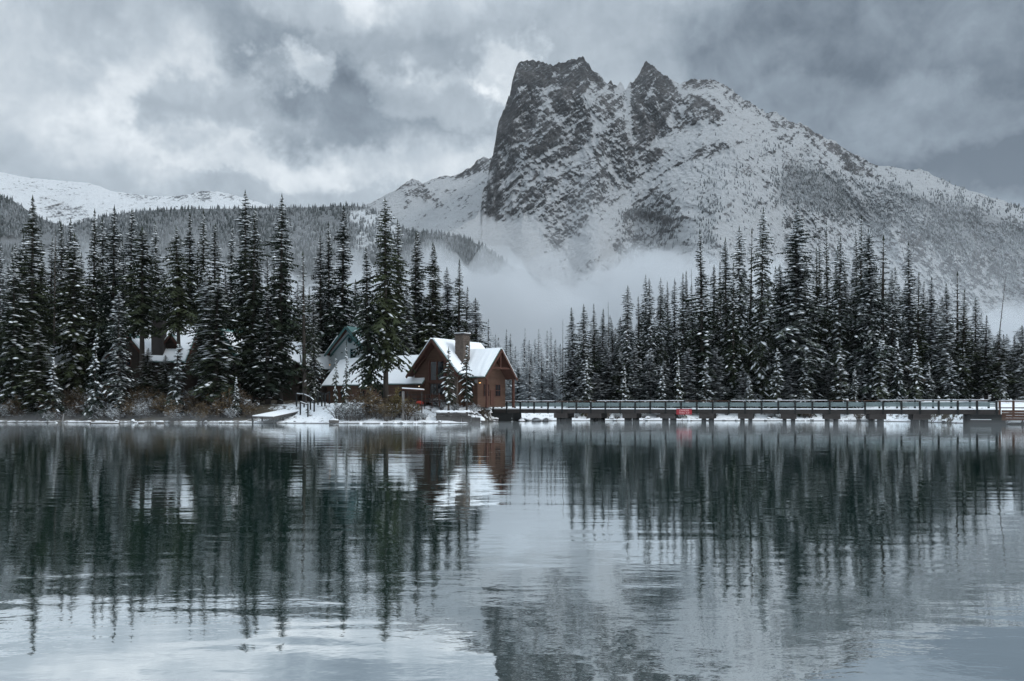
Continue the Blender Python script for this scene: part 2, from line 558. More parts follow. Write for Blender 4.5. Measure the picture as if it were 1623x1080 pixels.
ROCK_MAIN = [
    ([(-2000, 0), (3000, 0), (3000, 700), (-2000, 700)], 0.10),
    # snowfield left of the tower
    ([(500, 300), (762, 335), (775, 345), (800, 352), (862, 352), (870, 420), (500, 520)], -0.15),
    # the lower, streaked face
    ([(760, 330), (768, 295), (778, 250), (800, 240), (850, 250), (905, 258), (945, 262), (990, 290), (975, 318), (944, 330), (936, 352), (884, 400),
      (856, 404), (858, 384), (864, 352), (842, 340), (830, 338), (795, 352), (775, 340)], 0.46),
    ([(766, 338), (770, 290), (800, 250), (830, 256), (800, 330), (792, 350)], 0.55),
    # the dark upper tower
    ([(770, 275), (778, 235), (795, 170), (812, 120), (822, 94), (930, 84), (948, 116), (940, 140), (920, 150), (936, 180), (940, 215), (915, 248),
      (890, 252), (868, 262), (850, 250), (820, 262), (800, 250)], 0.72),
    ([(815, 110), (826, 90), (930, 84), (945, 112), (930, 140), (890, 150), (850, 140), (830, 165), (800, 220), (788, 220)], 0.90),
    ([(850, 142), (885, 136), (862, 152), (846, 160)], 0.34), ([(856, 180), (878, 196), (905, 214), (915, 206), (880, 178)], 0.36),
    ([(800, 240), (835, 246), (838, 254), (800, 256)], 0.40), ([(868, 258), (910, 252), (888, 268)], 0.30),
    # snowy flank right of the tower
    ([(930, 138), (948, 118), (970, 136), (992, 146), (1000, 180), (1006, 220), (990, 212), (966, 200), (945, 182), (936, 160)], 0.44),
    ([(962, 126), (970, 124), (978, 136), (974, 148), (966, 142)], 0.9),
    ([(938, 214), (948, 224), (974, 254), (962, 264), (920, 262), (906, 252)], 0.16),
    ([(942, 212), (976, 192), (1000, 216), (1012, 250), (1022, 280), (990, 290), (970, 262), (952, 232)], 0.60),
    # couloir between the peaks
    ([(988, 160), (998, 160), (1008, 215), (1018, 250), (1032, 276), (1024, 286), (1008, 250), (996, 205)], 0.10),
    # second summit
    ([(1000, 128), (1020, 90), (1032, 92), (1048, 112), (1064, 128), (1078, 150), (1086, 166), (1062, 178), (1056, 214), (1034, 228), (1012, 246),
      (1004, 220), (1000, 180)], 0.76),
    ([(1064, 176), (1074, 172), (1080, 186), (1070, 192)], 0.95),
    ([(1086, 140), (1110, 160), (1146, 180), (1140, 196), (1100, 190), (1080, 206), (1066, 204), (1086, 176)], 0.50),
    ([(1100, 150), (1145, 178), (1142, 182), (1098, 156)], 0.8),
    ([(1012, 248), (1036, 230), (1054, 240), (1040, 262), (1022, 274)], 0.62),
    # crest of the long right-hand ridge
    ([(1066, 122), (1130, 120), (1190, 158), (1250, 188), (1330, 226), (1392, 256), (1392, 268), (1330, 244), (1250, 206), (1190, 178), (1130, 142), (1080, 140)], 0.44),
    ([(1320, 236), (1380, 262), (1400, 284), (1360, 280), (1330, 262)], 0.55),
    # snow basin below the couloir
    ([(990, 292), (1040, 284), (1000, 330), (975, 352), (968, 404), (880, 408), (940, 340)], 0.02),
    # lower buttress with forest
    ([(1004, 300), (1036, 292), (1062, 318), (1082, 340), (1078, 372), (1040, 400), (1000, 412), (972, 400), (978, 352), (998, 346)], 0.42),
    ([(996, 336), (1030, 328), (1062, 342), (1050, 352), (1014, 346), (980, 344)], 0.9),
    ([(1000, 352), (1050, 352), (1040, 372), (1005, 368)], 0.2),
    ([(1240, 235), (1300, 262), (1400, 300), (1640, 345), (1640, 500), (1240, 480)], 0.30),
    ([(1420, 372), (1470, 366), (1560, 390), (1640, 410), (1640, 470), (1560, 456), (1500, 430), (1440, 410)], 0.52),
    ([(1560, 424), (1600, 420), (1600, 436), (1566, 436)], 0.8),
]
def stroke(pts, w0, val):
    out = []
    for (a, b) in zip(pts[:-1], pts[1:]):
        dx, dy = b[0] - a[0], b[1] - a[1]
        ln = math.hypot(dx, dy) or 1
        nx, ny = -dy / ln * w0, dx / ln * w0
        out.append(([(a[0] + nx, a[1] + ny), (b[0] + nx, b[1] + ny), (b[0] - nx, b[1] - ny), (a[0] - nx, a[1] - ny)], val))
    return out


for pts, wd_, val in [
        ([(846, 148), (866, 160), (880, 184), (908, 214)], 3, 0.05), ([(872, 140), (858, 176), (846, 214)], 2.5, 0.25), ([(905, 150), (925, 132), (940, 120)], 2.5, 0.2),
        ([(800, 236), (826, 226), (848, 232)], 3, 0.12), ([(812, 262), (850, 250), (880, 236), (905, 222)], 2.5, 0.15), ([(785, 300), (820, 276), (850, 262)], 3, 0.12),
        ([(795, 335), (830, 300), (862, 276), (896, 262)], 2.5, 0.12), ([(845, 345), (872, 312), (905, 288), (940, 276)], 2.5, 0.1), ([(858, 392), (884, 356), (915, 330)], 2.5, 0.12),
        ([(774, 318), (796, 282), (822, 258)], 2.2, 0.85), ([(812, 338), (846, 300), (880, 276)], 2.2, 0.85), ([(830, 338), (868, 296), (910, 272)], 2.0, 0.8),
        ([(880, 392), (902, 360), (930, 340)], 2.2, 0.8), ([(940, 230), (950, 262), (975, 288), (1000, 300)], 2, 0.9), ([(930, 135), (960, 165), (990, 215), (1010, 262)], 2, 0.85),
        ([(1096, 148), (1122, 164), (1146, 182)], 1.8, 0.95), ([(1060, 205), (1090, 198), (1120, 184), (1142, 188)], 2.2, 0.75), ([(1012, 180), (1030, 150), (1040, 120)], 2, 0.2),
        ([(1036, 225), (1056, 196), (1070, 168)], 2, 0.15), ([(1024, 292), (1070, 262), (1120, 240), (1160, 232)], 2, 0.7), ([(1080, 248), (1130, 230), (1180, 226)], 1.6, 0.55),
        ([(1120, 150), (1170, 186), (1230, 218), (1290, 244)], 1.8, 0.6), ([(1160, 146), (1210, 196), (1250, 226)], 1.6, 0.5), ([(1190, 166), (1240, 210), (1300, 246)], 1.6, 0.5),
        ([(1250, 195), (1290, 228), (1330, 262)], 1.8, 0.6), ([(1300, 222), (1340, 256), (1372, 276)], 2, 0.6), ([(1230, 240), (1190, 250), (1150, 262)], 1.6, 0.5),
        ([(1140, 300), (1170, 280), (1220, 268)], 1.6, 0.5), ([(1200, 300), (1240, 288), (1290, 290)], 1.6, 0.5), ([(1150, 340), (1200, 322), (1240, 320)], 1.6, 0.5),
        ([(1104, 402), (1112, 340), (1126, 290)], 3.0, -0.1), ([(1150, 402), (1140, 340), (1150, 280)], 3.0, -0.1), ([(1180, 352), (1160, 300), (1150, 262)], 2.5, -0.1),
        ([(996, 343), (1026, 334), (1060, 346)], 3, 1.0), ([(1040, 296), (1064, 318), (1084, 344)], 2.2, 0.75)]:
    ROCK_MAIN += stroke(pts, wd_, val)
FOREST_MAIN = [
    ([(1090, 230), (1200, 220), (1330, 250), (1640, 340), (1640, 480), (1090, 420)], 0.025),
    ([(1252, 242), (1300, 262), (1350, 282), (1430, 306), (1520, 322), (1640, 362), (1640, 470), (1600, 452), (1555, 418), (1500, 392), (1440, 372),
      (1400, 366), (1330, 346), (1262, 330), (1222, 318), (1232, 290)], 0.85),
    ([(1334, 284), (1400, 312), (1492, 350), (1480, 362), (1400, 334), (1340, 302)], 0.3),
    ([(1000, 318), (1030, 300), (1064, 320), (1084, 342), (1076, 376), (1040, 404), (1000, 414), (972, 400), (980, 356)], 0.45),
    ([(1005, 348), (1046, 350), (1036, 366), (1012, 364)], 0.1),
    ([(1108, 270), (1140, 262), (1150, 330), (1130, 404), (1104, 404), (1110, 330)], 0.5),
    ([(1160, 250), (1178, 258), (1196, 300), (1214, 350), (1192, 352), (1176, 300)], 0.42),
    ([(1196, 215), (1260, 246), (1320, 270), (1310, 280), (1250, 258), (1196, 225)], 0.5),
    ([(1400, 284), (1424, 282), (1450, 300), (1440, 312), (1410, 300)], 0.6),
    ([(1450, 268), (1500, 290), (1640, 334), (1640, 352), (1560, 330), (1490, 308), (1462, 290)], 0.5),
    ([(1470, 380), (1640, 412), (1640, 480), (1580, 470), (1520, 440)], 0.45),
]
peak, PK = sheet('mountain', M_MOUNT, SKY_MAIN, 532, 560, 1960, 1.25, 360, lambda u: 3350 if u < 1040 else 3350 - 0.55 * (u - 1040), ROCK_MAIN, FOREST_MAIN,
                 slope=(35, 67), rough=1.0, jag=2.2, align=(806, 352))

# ------------------------------------------------------------------ shoulder behind the tower, far range, forested hill
SKY_SH = [(430, 372), (500, 348), (560, 332), (590, 321), (612, 309), (632, 299), (645, 288), (655, 284), (664, 286), (670, 291), (688, 283), (700, 279),
          (718, 279), (732, 274), (740, 268), (746, 267), (752, 257), (760, 252), (768, 248), (776, 252), (790, 240), (840, 200), (900, 230), (960, 300)]
ROCK_SH = [([(-2000, 0), (3000, 0), (3000, 700), (-2000, 700)], 0.10),
           ([(628, 300), (645, 284), (664, 284), (700, 320), (704, 330), (690, 332), (660, 312), (640, 310)], 0.44),
           ([(672, 336), (690, 340), (684, 346), (668, 338)], 0.42),
           ([(684, 280), (730, 272), (760, 248), (780, 248), (780, 270), (752, 276), (735, 284), (700, 286)], 0.58),
           ([(690, 300), (740, 296), (735, 316), (700, 312)], 0.36)]
shoulder, _ = sheet('mountain.001', M_MOUNT, SKY_SH, 440, 430, 960, 2.2, 90, lambda u: 3900, ROCK_SH, [], slope=(33, 56), rough=0.8, jag=1.2)

SKY_FAR = [(-420, 240), (-200, 255), (-60, 266), (0, 273), (40, 281), (90, 286), (140, 290), (160, 296), (176, 303), (205, 307), (240, 311), (280, 311),
           (302, 308), (312, 304), (330, 303), (345, 304), (362, 307), (384, 313), (420, 324), (470, 335), (560, 340), (640, 352)]
ROCK_FAR = [([(-2000, 0), (3000, 0), (3000, 700), (-2000, 700)], 0.10),
            ([(304, 302), (336, 300), (336, 318), (306, 318)], 0.55), ([(338, 306), (384, 313), (384, 318), (338, 312)], 0.45),
            ([(180, 302), (300, 309), (300, 318), (240, 320), (190, 310)], 0.36), ([(30, 284), (120, 290), (120, 316), (50, 300)], 0.30),
            ([(60, 310), (140, 330), (140, 356), (80, 352)], 0.42)]
farrange, _ = sheet('mountain.002', M_FARSNOW, SKY_FAR, 380, -420, 640, 2.5, 60, lambda u: 5200, ROCK_FAR, [], slope=(27, 50), rough=1.0, jag=1.0)

SKY_HILL = [(-420, 240), (-200, 270), (-60, 300), (0, 311), (20, 318), (45, 334), (75, 351), (105, 358), (130, 353), (160, 346), (190, 339), (230, 334),
            (280, 332), (320, 331), (380, 331), (440, 329), (500, 329), (540, 326), (560, 327), (585, 329), (600, 338), (622, 352), (645, 364), (670, 369),
            (700, 371), (735, 377), (760, 389), (780, 402), (800, 416), (840, 440), (900, 480)]
FOREST_HILL = [([(-500, 200), (1000, 200), (1000, 560), (-500, 560)], 1.0),
               ([(545, 341), (565, 334), (592, 346), (590, 360), (570, 356)], 0.0), ([(566, 334), (600, 332), (640, 366), (612, 362)], 0.05),
               ([(560, 362), (640, 366), (640, 400), (560, 400)], 0.5), ([(430, 345), (545, 350), (560, 420), (430, 420)], 0.75),
               ([(70, 350), (130, 352), (120, 380), (80, 380)], 0.7)]
ROCK_HILL = [([(-2000, 0), (3000, 0), (3000, 700), (-2000, 700)], 0.25), ([(-200, 230), (0, 300), (90, 352), (60, 380), (-200, 380)], 0.5)]
hill, HL = sheet('hill', M_HILL, SKY_HILL, 530, -420, 900, 3.0, 90, lambda u: 2500 if u < 560 else 2500 - 2.2 * min(u - 560, 250), ROCK_HILL, FOREST_HILL,
                 slope=(31, 48), rough=0.8, jag=0.6)

# ------------------------------------------------------------------ far forests: real small conifers, one mesh for each wood
m_ff, t = material('far_conifer')
ca = t.n('ShaderNodeAttribute', attribute_name='frost').outputs['Fac']
finish(t, t.mix(ca, rgba((.022, .030, .030)), rgba((.50, .53, .56))), 0.9, spec=0.1)


def far_forest(name, G, n, hts, seed, label_kind='stuff', frost=0.25, vmax=470, wid=0.2, cand=8):
    r = np.random.RandomState(seed)
    U, V, P, fo = G['U'], G['V'], G['P'], G['fo']
    nr, nc = U.shape
    pick_c = r.uniform(0, nc - 1.001, n * cand); pick_r = r.uniform(0, nr - 1.001, n * cand)
    ci, ri = pick_c.astype(int), pick_r.astype(int)
    fv = fo[ri, ci]; vv = V[ri, ci]; uu = U[ri, ci]
    clump = 0.5 + 0.6 * fbm(uu / 28.0, vv / 40.0, seed * 1.7, 3)
    fv = np.clip(fv + 0.55 * fbm(uu / 16.0, vv / 26.0, seed * 2.1, 4, 0.6) * sstep(fv, 0.03, 0.3) * (1.15 - 0.6 * fv), 0, 1)
    fv = fv * sstep(fbm(uu / 55.0, vv / 22.0, seed * 3.3 + 1, 3, 0.6), -0.75, -0.30)
    ok = (r.uniform(0, 1, n * cand) < fv * np.clip(clump + fv * 0.5, 0, 1)) & (vv < vmax) & (uu > -320) & (uu < 1780)
    ci, ri = ci[ok][:n], ri[ok][:n]
    fc, fr = pick_c[ok][:n] - ci, pick_r[ok][:n] - ri
    p = P[ri, ci] * (1 - fc)[:, None] + P[ri, ci + 1] * fc[:, None]
    p2 = P[ri + 1, ci] * (1 - fc)[:, None] + P[ri + 1, ci + 1] * fc[:, None]
    p = p * (1 - fr)[:, None] + p2 * fr[:, None]
    k = len(p)
    h = r.uniform(hts[0], hts[1], k); wd = h * wid * r.uniform(0.7, 1.2, k)
    ang = r.uniform(0, 6.28, k)
    vs, fs, at_ = [], [], []
    # two stacked skirts of five sides and a spire: an uneven little spruce
    S = 5
    prof = [(0.0, 0.85), (0.42, 0.5), (0.38, 0.72), (1.0, 0.0)]
    tmpl_v, tmpl_f = [], []
    for (z, rr) in prof[:3]:
        for j in range(S):
            a = j * 2 * math.pi / S
            tmpl_v.append((rr * math.cos(a), rr * math.sin(a), z))
    tmpl_v.append((0, 0, 1.0))
    for j in range(S):
        j2 = (j + 1) % S
        tmpl_f.append((j, j2, S + j)); tmpl_f.append((j2, S + j2, S + j)); tmpl_f.append((2 * S + j, 2 * S + j2, 3 * S))
    tv = np.array(tmpl_v); tf = np.array(tmpl_f)
    jit = 1 + r.uniform(-0.35, 0.35, (k, len(tv)))
    ca_, sa_ = np.cos(ang)[:, None], np.sin(ang)[:, None]
    xx = (tv[None, :, 0] * ca_ - tv[None, :, 1] * sa_) * wd[:, None] * jit
    yy = (tv[None, :, 0] * sa_ + tv[None, :, 1] * ca_) * wd[:, None] * jit
    zz = tv[None, :, 2] * h[:, None] + r.uniform(-0.06, 0.06, (k, len(tv))) * h[:, None] * (tv[None, :, 2] < 0.99) - 1.0
    vs = np.stack([xx, yy, zz], -1) + p[:, None, :]
    fs = tf[None] + (np.arange(k) * len(tv))[:, None, None]
    fr_ = np.clip(frost + r.normal(0, 0.12, (k, 1)) + r.uniform(-0.2, 0.25, (k, len(tv))) + 0.25 * fbm(p[:, 0:1] / 160, p[:, 2:3] / 160, 3.0, 2), 0, 0.9)
    me = np_mesh(name, vs.reshape(-1, 3), tris=fs.reshape(-1, 3))
    attr(me, 'frost', fr_)
    return link(name, me, m_ff, kind='stuff', label=None) if False else link(name, me, m_ff, kind='stuff')


far_forest('forest', HL, 18000, (11, 18), 3, frost=0.06, vmax=470, wid=0.2)
far_forest('forest.001', PK, 22000, (8, 15), 4, frost=0.24, vmax=475, wid=0.2, cand=4)

# ------------------------------------------------------------------ ground: one sheet from the lake bed to the valley head
SHORE = [(-400, 128), (-120, 126), (-82, 125), (-60, 124), (-44, 122), (-34, 120.5), (-27, 118.5), (-20, 117.5), (-13, 117.8), (-7, 118.5), (-5, 121),
         (-4.2, 128), (-3.6, 134), (-1, 138), (3, 140), (20, 141.5), (45, 141), (60, 139.5), (66, 132), (68, 122), (70, 115.5), (74, 113), (90, 111), (400, 105)]
_sh = np.array(SHORE)


def shore_y(x):
    return np.interp(x, _sh[:, 0], _sh[:, 1]) + 0.5 * perlin(np.asarray(x) / 3.1, 0.7) + 0.25 * perlin(np.asarray(x) / 0.9, 3.7)


def ground_z(x, y):
    x, y = np.asarray(x, float), np.asarray(y, float)
    d = y - shore_y(x)
    z = np.where(d < 0, np.maximum(d * 0.35, -3.0), 0.0)
    right = sstep(x, -6, 2) * (1 - sstep(x, 62, 70))
    z = z + sstep(d, 0.0, 1.2) * 0.34 + sstep(d, 0.8, 9.0) * (2.5 - 0.5 * right) + sstep(d, 8, 70) * 1.8 + sstep(d, 60, 500) * 6
    z = z + sstep(-x, 30, 80) * sstep(d, 4, 22) * 1.5
    bumps = 0.22 * fbm(x / 2.2, y / 2.2, 1.0, 3) * sstep(d, 0.4, 3) * (1 - sstep(d, 60, 200)) + 0.8 * fbm(x / 30, y / 30, 2.0, 2) * sstep(d, 15, 50)
    return z + bumps


gxs = np.unique(np.concatenate([np.arange(-100, 100, 0.7), np.arange(-420, -100, 8), np.arange(100, 421, 8), np.linspace(-4200, -420, 14), np.linspace(420, 4200, 14)]))
gys = np.unique(np.concatenate([np.arange(104, 152, 0.5), np.arange(152, 260, 4), np.linspace(260, 6500, 24)]))
GX, GY = np.meshgrid(gxs, gys)
GZ = ground_z(GX, GY)
idx = np.arange(GX.size).reshape(GX.shape)
q = np.stack([idx[:-1, :-1], idx[:-1, 1:], idx[1:, 1:], idx[1:, :-1]], -1).reshape(-1, 4)
m_gr, t = material('snowy_ground')
g = t.n('ShaderNodeNewGeometry'); pos = g.outputs['Position']
sp_ = t.n('ShaderNodeSeparateXYZ'); t.put(sp_.inputs[0], pos)
sn = t.n('ShaderNodeSeparateXYZ'); t.put(sn.inputs[0], g.outputs['Normal'])
n1 = t.noise(pos, 0.9, 5, 0.65); n2 = t.noise(pos, 4.0, 4, 0.7)
cover = t.math('ADD', t.math('ADD', t.math('ADD', 0.45, t.math('MULTIPLY', sn.outputs[2], 0.55)), t.math('MULTIPLY', t.math('SUBTRACT', n1, 0.5), 1.3)), t.math('MULTIPLY', t.math('SUBTRACT', n2, 0.5), 0.7))
earth = t.mix(n2, rgba((.035, .030, .024)), rgba((.10, .085, .06)))
# under the left-hand trees the ground is mostly bare and brown
bare = t.math('MULTIPLY', t.smooth(sp_.outputs[0], -44.0, -32.0, 0.46, 0.0), t.smooth(sp_.outputs[2], 0.20, 0.46, 0.30, 1.0))
snowc = t.mix(n1, rgba((.74, .78, .82)), rgba((.86, .88, .90)))
wet = t.smooth(sp_.outputs[2], 0.02, 0.16)
gc = t.mix(t.smooth(t.math('SUBTRACT', cover, bare), 0.72, 0.90), earth, snowc)
gc = t.mix(wet, rgba((.03, .03, .03)), gc)
finish(t, gc, 0.85, bump(t, n2, 0.5, 0.12), spec=0.2)
link('ground', np_mesh('ground', np.stack([GX, GY, GZ], -1).reshape(-1, 3), quads=q, smooth=True), m_gr, kind='structure')

# ------------------------------------------------------------------ lake
m_w, t = material('lake_water')
g = t.n('ShaderNodeNewGeometry'); pos = g.outputs['Position']


def scaled(v, s):
    mp = t.n('ShaderNodeMapping'); t.put(mp.inputs[0], v)
    mp.inputs['Scale'].default_value = s
    return mp.outputs[0]


patch = t.noise(scaled(pos, (0.05, 0.11, 1)), 1.0, 3, 0.5, 0.6)
swell = t.noise(scaled(pos, (0.22, 0.75, 1)), 1.0, 2, 0.5, 0.4)
rip = t.noise(scaled(pos, (1.7, 3.4, 1)), 1.0, 3, 0.55, 0.3)
fine = t.noise(scaled(pos, (8.0, 11.0, 1)), 1.0, 2, 0.5)
calm = t.smooth(patch, 0.36, 0.66, 0.55, 1.5)
hgt = t.math('ADD', t.math('MULTIPLY', swell, 1.0), t.math('MULTIPLY', t.math('MULTIPLY', rip, 0.15), calm))
hgt = t.math('ADD', hgt, t.math('MULTIPLY', t.math('MULTIPLY', fine, 0.034), calm))
nb_ = t.n('ShaderNodeBump'); nb_.inputs['Strength'].default_value = 1.0; nb_.inputs['Distance'].default_value = 0.015
t.put(nb_.inputs['Height'], hgt)
gl = t.n('ShaderNodeBsdfGlossy'); gl.inputs['Roughness'].default_value = 0.018
gl.inputs['Color'].default_value = (.97, .99, 1.0, 1)
t.put(gl.inputs['Normal'], nb_.outputs[0])
df = t.n('ShaderNodeBsdfDiffuse'); df.inputs['Color'].default_value = (.018, .085, .070, 1)
fr = t.n('ShaderNodeFresnel'); fr.inputs['IOR'].default_value = 1.33
fac = t.math('ADD', 0.87, t.math('MULTIPLY', fr.outputs[0], 0.12), clamp=True)
mx = t.n('ShaderNodeMixShader'); t.put(mx.inputs[0], fac); t.put(mx.inputs[1], df.outputs[0]); t.put(mx.inputs[2], gl.outputs[0])
ow = t.n('ShaderNodeOutputMaterial'); t.put(ow.inputs[0], mx.outputs[0])
lake = MB(); lake.add([(-2000, -1500, 0), (2000, -1500, 0), (2000, 150, 0), (-2000, 150, 0)], [(0, 1, 2, 3)])
lake.build('lake', m_w, kind='structure')

# ------------------------------------------------------------------ air: thin haze everywhere, fog lying in the valley, mist on the water
def vol_mat(name, color, density, aniso=0.0):
    m = bpy.data.materials.new(name); m.use_nodes = True
    tt_ = NT(m.node_tree)
    v = tt_.n('ShaderNodeVolumePrincipled')
    v.inputs['Color'].default_value = (*color, 1)
    v.inputs['Density'].default_value = density
    v.inputs['Anisotropy'].default_value = aniso
    o_ = tt_.n('ShaderNodeOutputMaterial'); tt_.put(o_.inputs['Volume'], v.outputs[0])
    return m


hz = MB(); hz.box((0, 2200, 1000), (12000, 9600, 2008))
hz.build('haze', vol_mat('haze', (.92, .96, 1.0), 0.000021), kind='stuff')


def slab_fog(name, x0, x1, y0, y1, top, bottom, step, amp, seed, dens, sx_=140.0, edge=90.0, fall=None, lift=1.0):
    xs = np.arange(x0, x1 + step, step); ys = np.arange(y0, y1 + step, step)
    A, B = np.meshgrid(xs, ys)
    e = sstep(A - x0, 0, edge * 2.5) * sstep(x1 - A, 0, edge * 2.5) * sstep(B - y0, -edge * 0.25, edge) * sstep(y1 - B, 0, edge)
    T = bottom + lift + (top - bottom + amp * fbm(A / sx_, B / sx_, seed, 4, 0.55)) * (0.15 + 0.85 * e)
    if fall is not None:
        T = bottom + lift + (T - bottom - lift) * (1 - (1 - fall[2]) * sstep(A + 60 * fbm(B / 120, A / 160, 4.0, 2), fall[0], fall[1]))
    n, m_ = A.shape
    topv = np.stack([A, B, T], -1).reshape(-1, 3)
    botv = np.stack([A, B, np.full_like(A, bottom)], -1).reshape(-1, 3)
    i = np.arange(n * m_).reshape(n, m_)
    qq = [np.stack([i[:-1, :-1], i[:-1, 1:], i[1:, 1:], i[1:, :-1]], -1).reshape(-1, 4)]
    j = i + n * m_
    qq.append(np.stack([j[:-1, :-1], j[1:, :-1], j[1:, 1:], j[:-1, 1:]], -1).reshape(-1, 4))
    for ring in (i[0, :], i[-1, ::-1], i[::-1, 0], i[:, -1]):
        qq.append(np.stack([ring[:-1], ring[:-1] + n * m_, ring[1:] + n * m_, ring[1:]], -1))
    me = np_mesh(name, np.concatenate([topv, botv]), quads=np.concatenate(qq), smooth=True)
    return link(name, me, vol_mat(name, (.78, .805, .83), dens), kind='stuff')


slab_fog('fog', -900, 1000, 860, 1480, 176, -1.5, 16, 75, 2.0, 0.014, 120.0, 120.0, fall=(220, 480, 0.70))
slab_fog('fog.001', -1500, 1500, 1560, 2500, 400, -1.5, 30, 170, 6.0, 0.00055, 260.0, 160.0)
# =================================================================== TREES
def foliage_mat(name, c1, c2, frost, scale=2.2):
    m, t = material(name)
    g = t.n('ShaderNodeNewGeometry')
    oi = t.n('ShaderNodeObjectInfo')
    tcn = t.n('ShaderNodeTexCoord')
    off = t.n('ShaderNodeVectorMath', operation='ADD')
    t.put(off.inputs[0], tcn.outputs['Object'])
    rv = t.math('MULTIPLY', oi.outputs['Random'], 57.0)
    cmb = t.n('ShaderNodeCombineXYZ'); t.put(cmb.inputs[0], rv); t.put(off.inputs[1], cmb.outputs[0])
    p = off.outputs[0]
    n1 = t.noise(p, 0.5, 3, 0.6); n2 = t.noise(p, scale, 3, 0.7)
    base = t.mix(t.smooth(t.math('ADD', t.math('MULTIPLY', n1, 0.6), t.math('MULTIPLY', oi.outputs['Random'], 0.5)), 0.3, 0.8), rgba(c1), rgba(c2))
    sz = t.n('ShaderNodeSeparateXYZ'); t.put(sz.inputs[0], g.outputs['True Normal'])
    up = t.math('ABSOLUTE', sz.outputs[2])
    f = t.math('ADD', t.math('MULTIPLY', up, 0.42), n2)
    mask = t.smooth(f, 1.02 - frost, 1.22 - frost)
    col = t.mix(t.math('MULTIPLY', mask, 0.85), base, rgba((.66, .70, .73)))
    finish(t, col, 0.75, spec=0.15)
    return m


M_DARK = foliage_mat('spruce_needles', (.014, .023, .015), (.032, .041, .019), 0.04)
M_SNOWY = foliage_mat('spruce_needles_dusted', (.015, .024, .017), (.032, .041, .023), 0.16)
M_FROST = foliage_mat('spruce_needles_frosted', (.040, .055, .055), (.055, .065, .06), 0.46)
M_BRUSH = foliage_mat('twigs_brown', (.075, .052, .034), (.12, .085, .045), 0.22, 3.0)
M_BRUSHF = foliage_mat('twigs_frosted', (.075, .068, .062), (.10, .09, .08), 0.48, 3.0)
M_OCHRE = foliage_mat('leaves_ochre', (.21, .145, .04), (.14, .11, .045), 0.18, 3.0)
m_bark, t = material('bark')
tcn = t.n('ShaderNodeTexCoord')
mpb = t.n('ShaderNodeMapping'); t.put(mpb.inputs[0], tcn.outputs['Object']); mpb.inputs['Scale'].default_value = (5, 5, 1.2)
nb = t.noise(mpb.outputs[0], 1.5, 4, 0.6)
finish(t, t.mix(nb, rgba((.030, .025, .022)), rgba((.085, .07, .058))), 0.9, bump(t, nb, 0.6, 0.05))
m_snow, t = material('snow')
g = t.n('ShaderNodeNewGeometry')
ns = t.noise(g.outputs['Position'], 1.7, 4, 0.6)
finish(t, t.mix(ns, rgba((.76, .80, .84)), rgba((.88, .90, .92))), 0.8, bump(t, ns, 0.35, 0.06), spec=0.2)


class Soup:
    def __init__(self):
        self.v = []

    def tri(self, a, b, c):
        self.v += [a, b, c]

    def mesh(self, name, smooth=False):
        v = np.array([tuple(p) for p in self.v], dtype=np.float32)
        return np_mesh(name, v, tris=np.arange(len(v)).reshape(-1, 3), smooth=smooth)


UP = Vector((0, 0, 1))


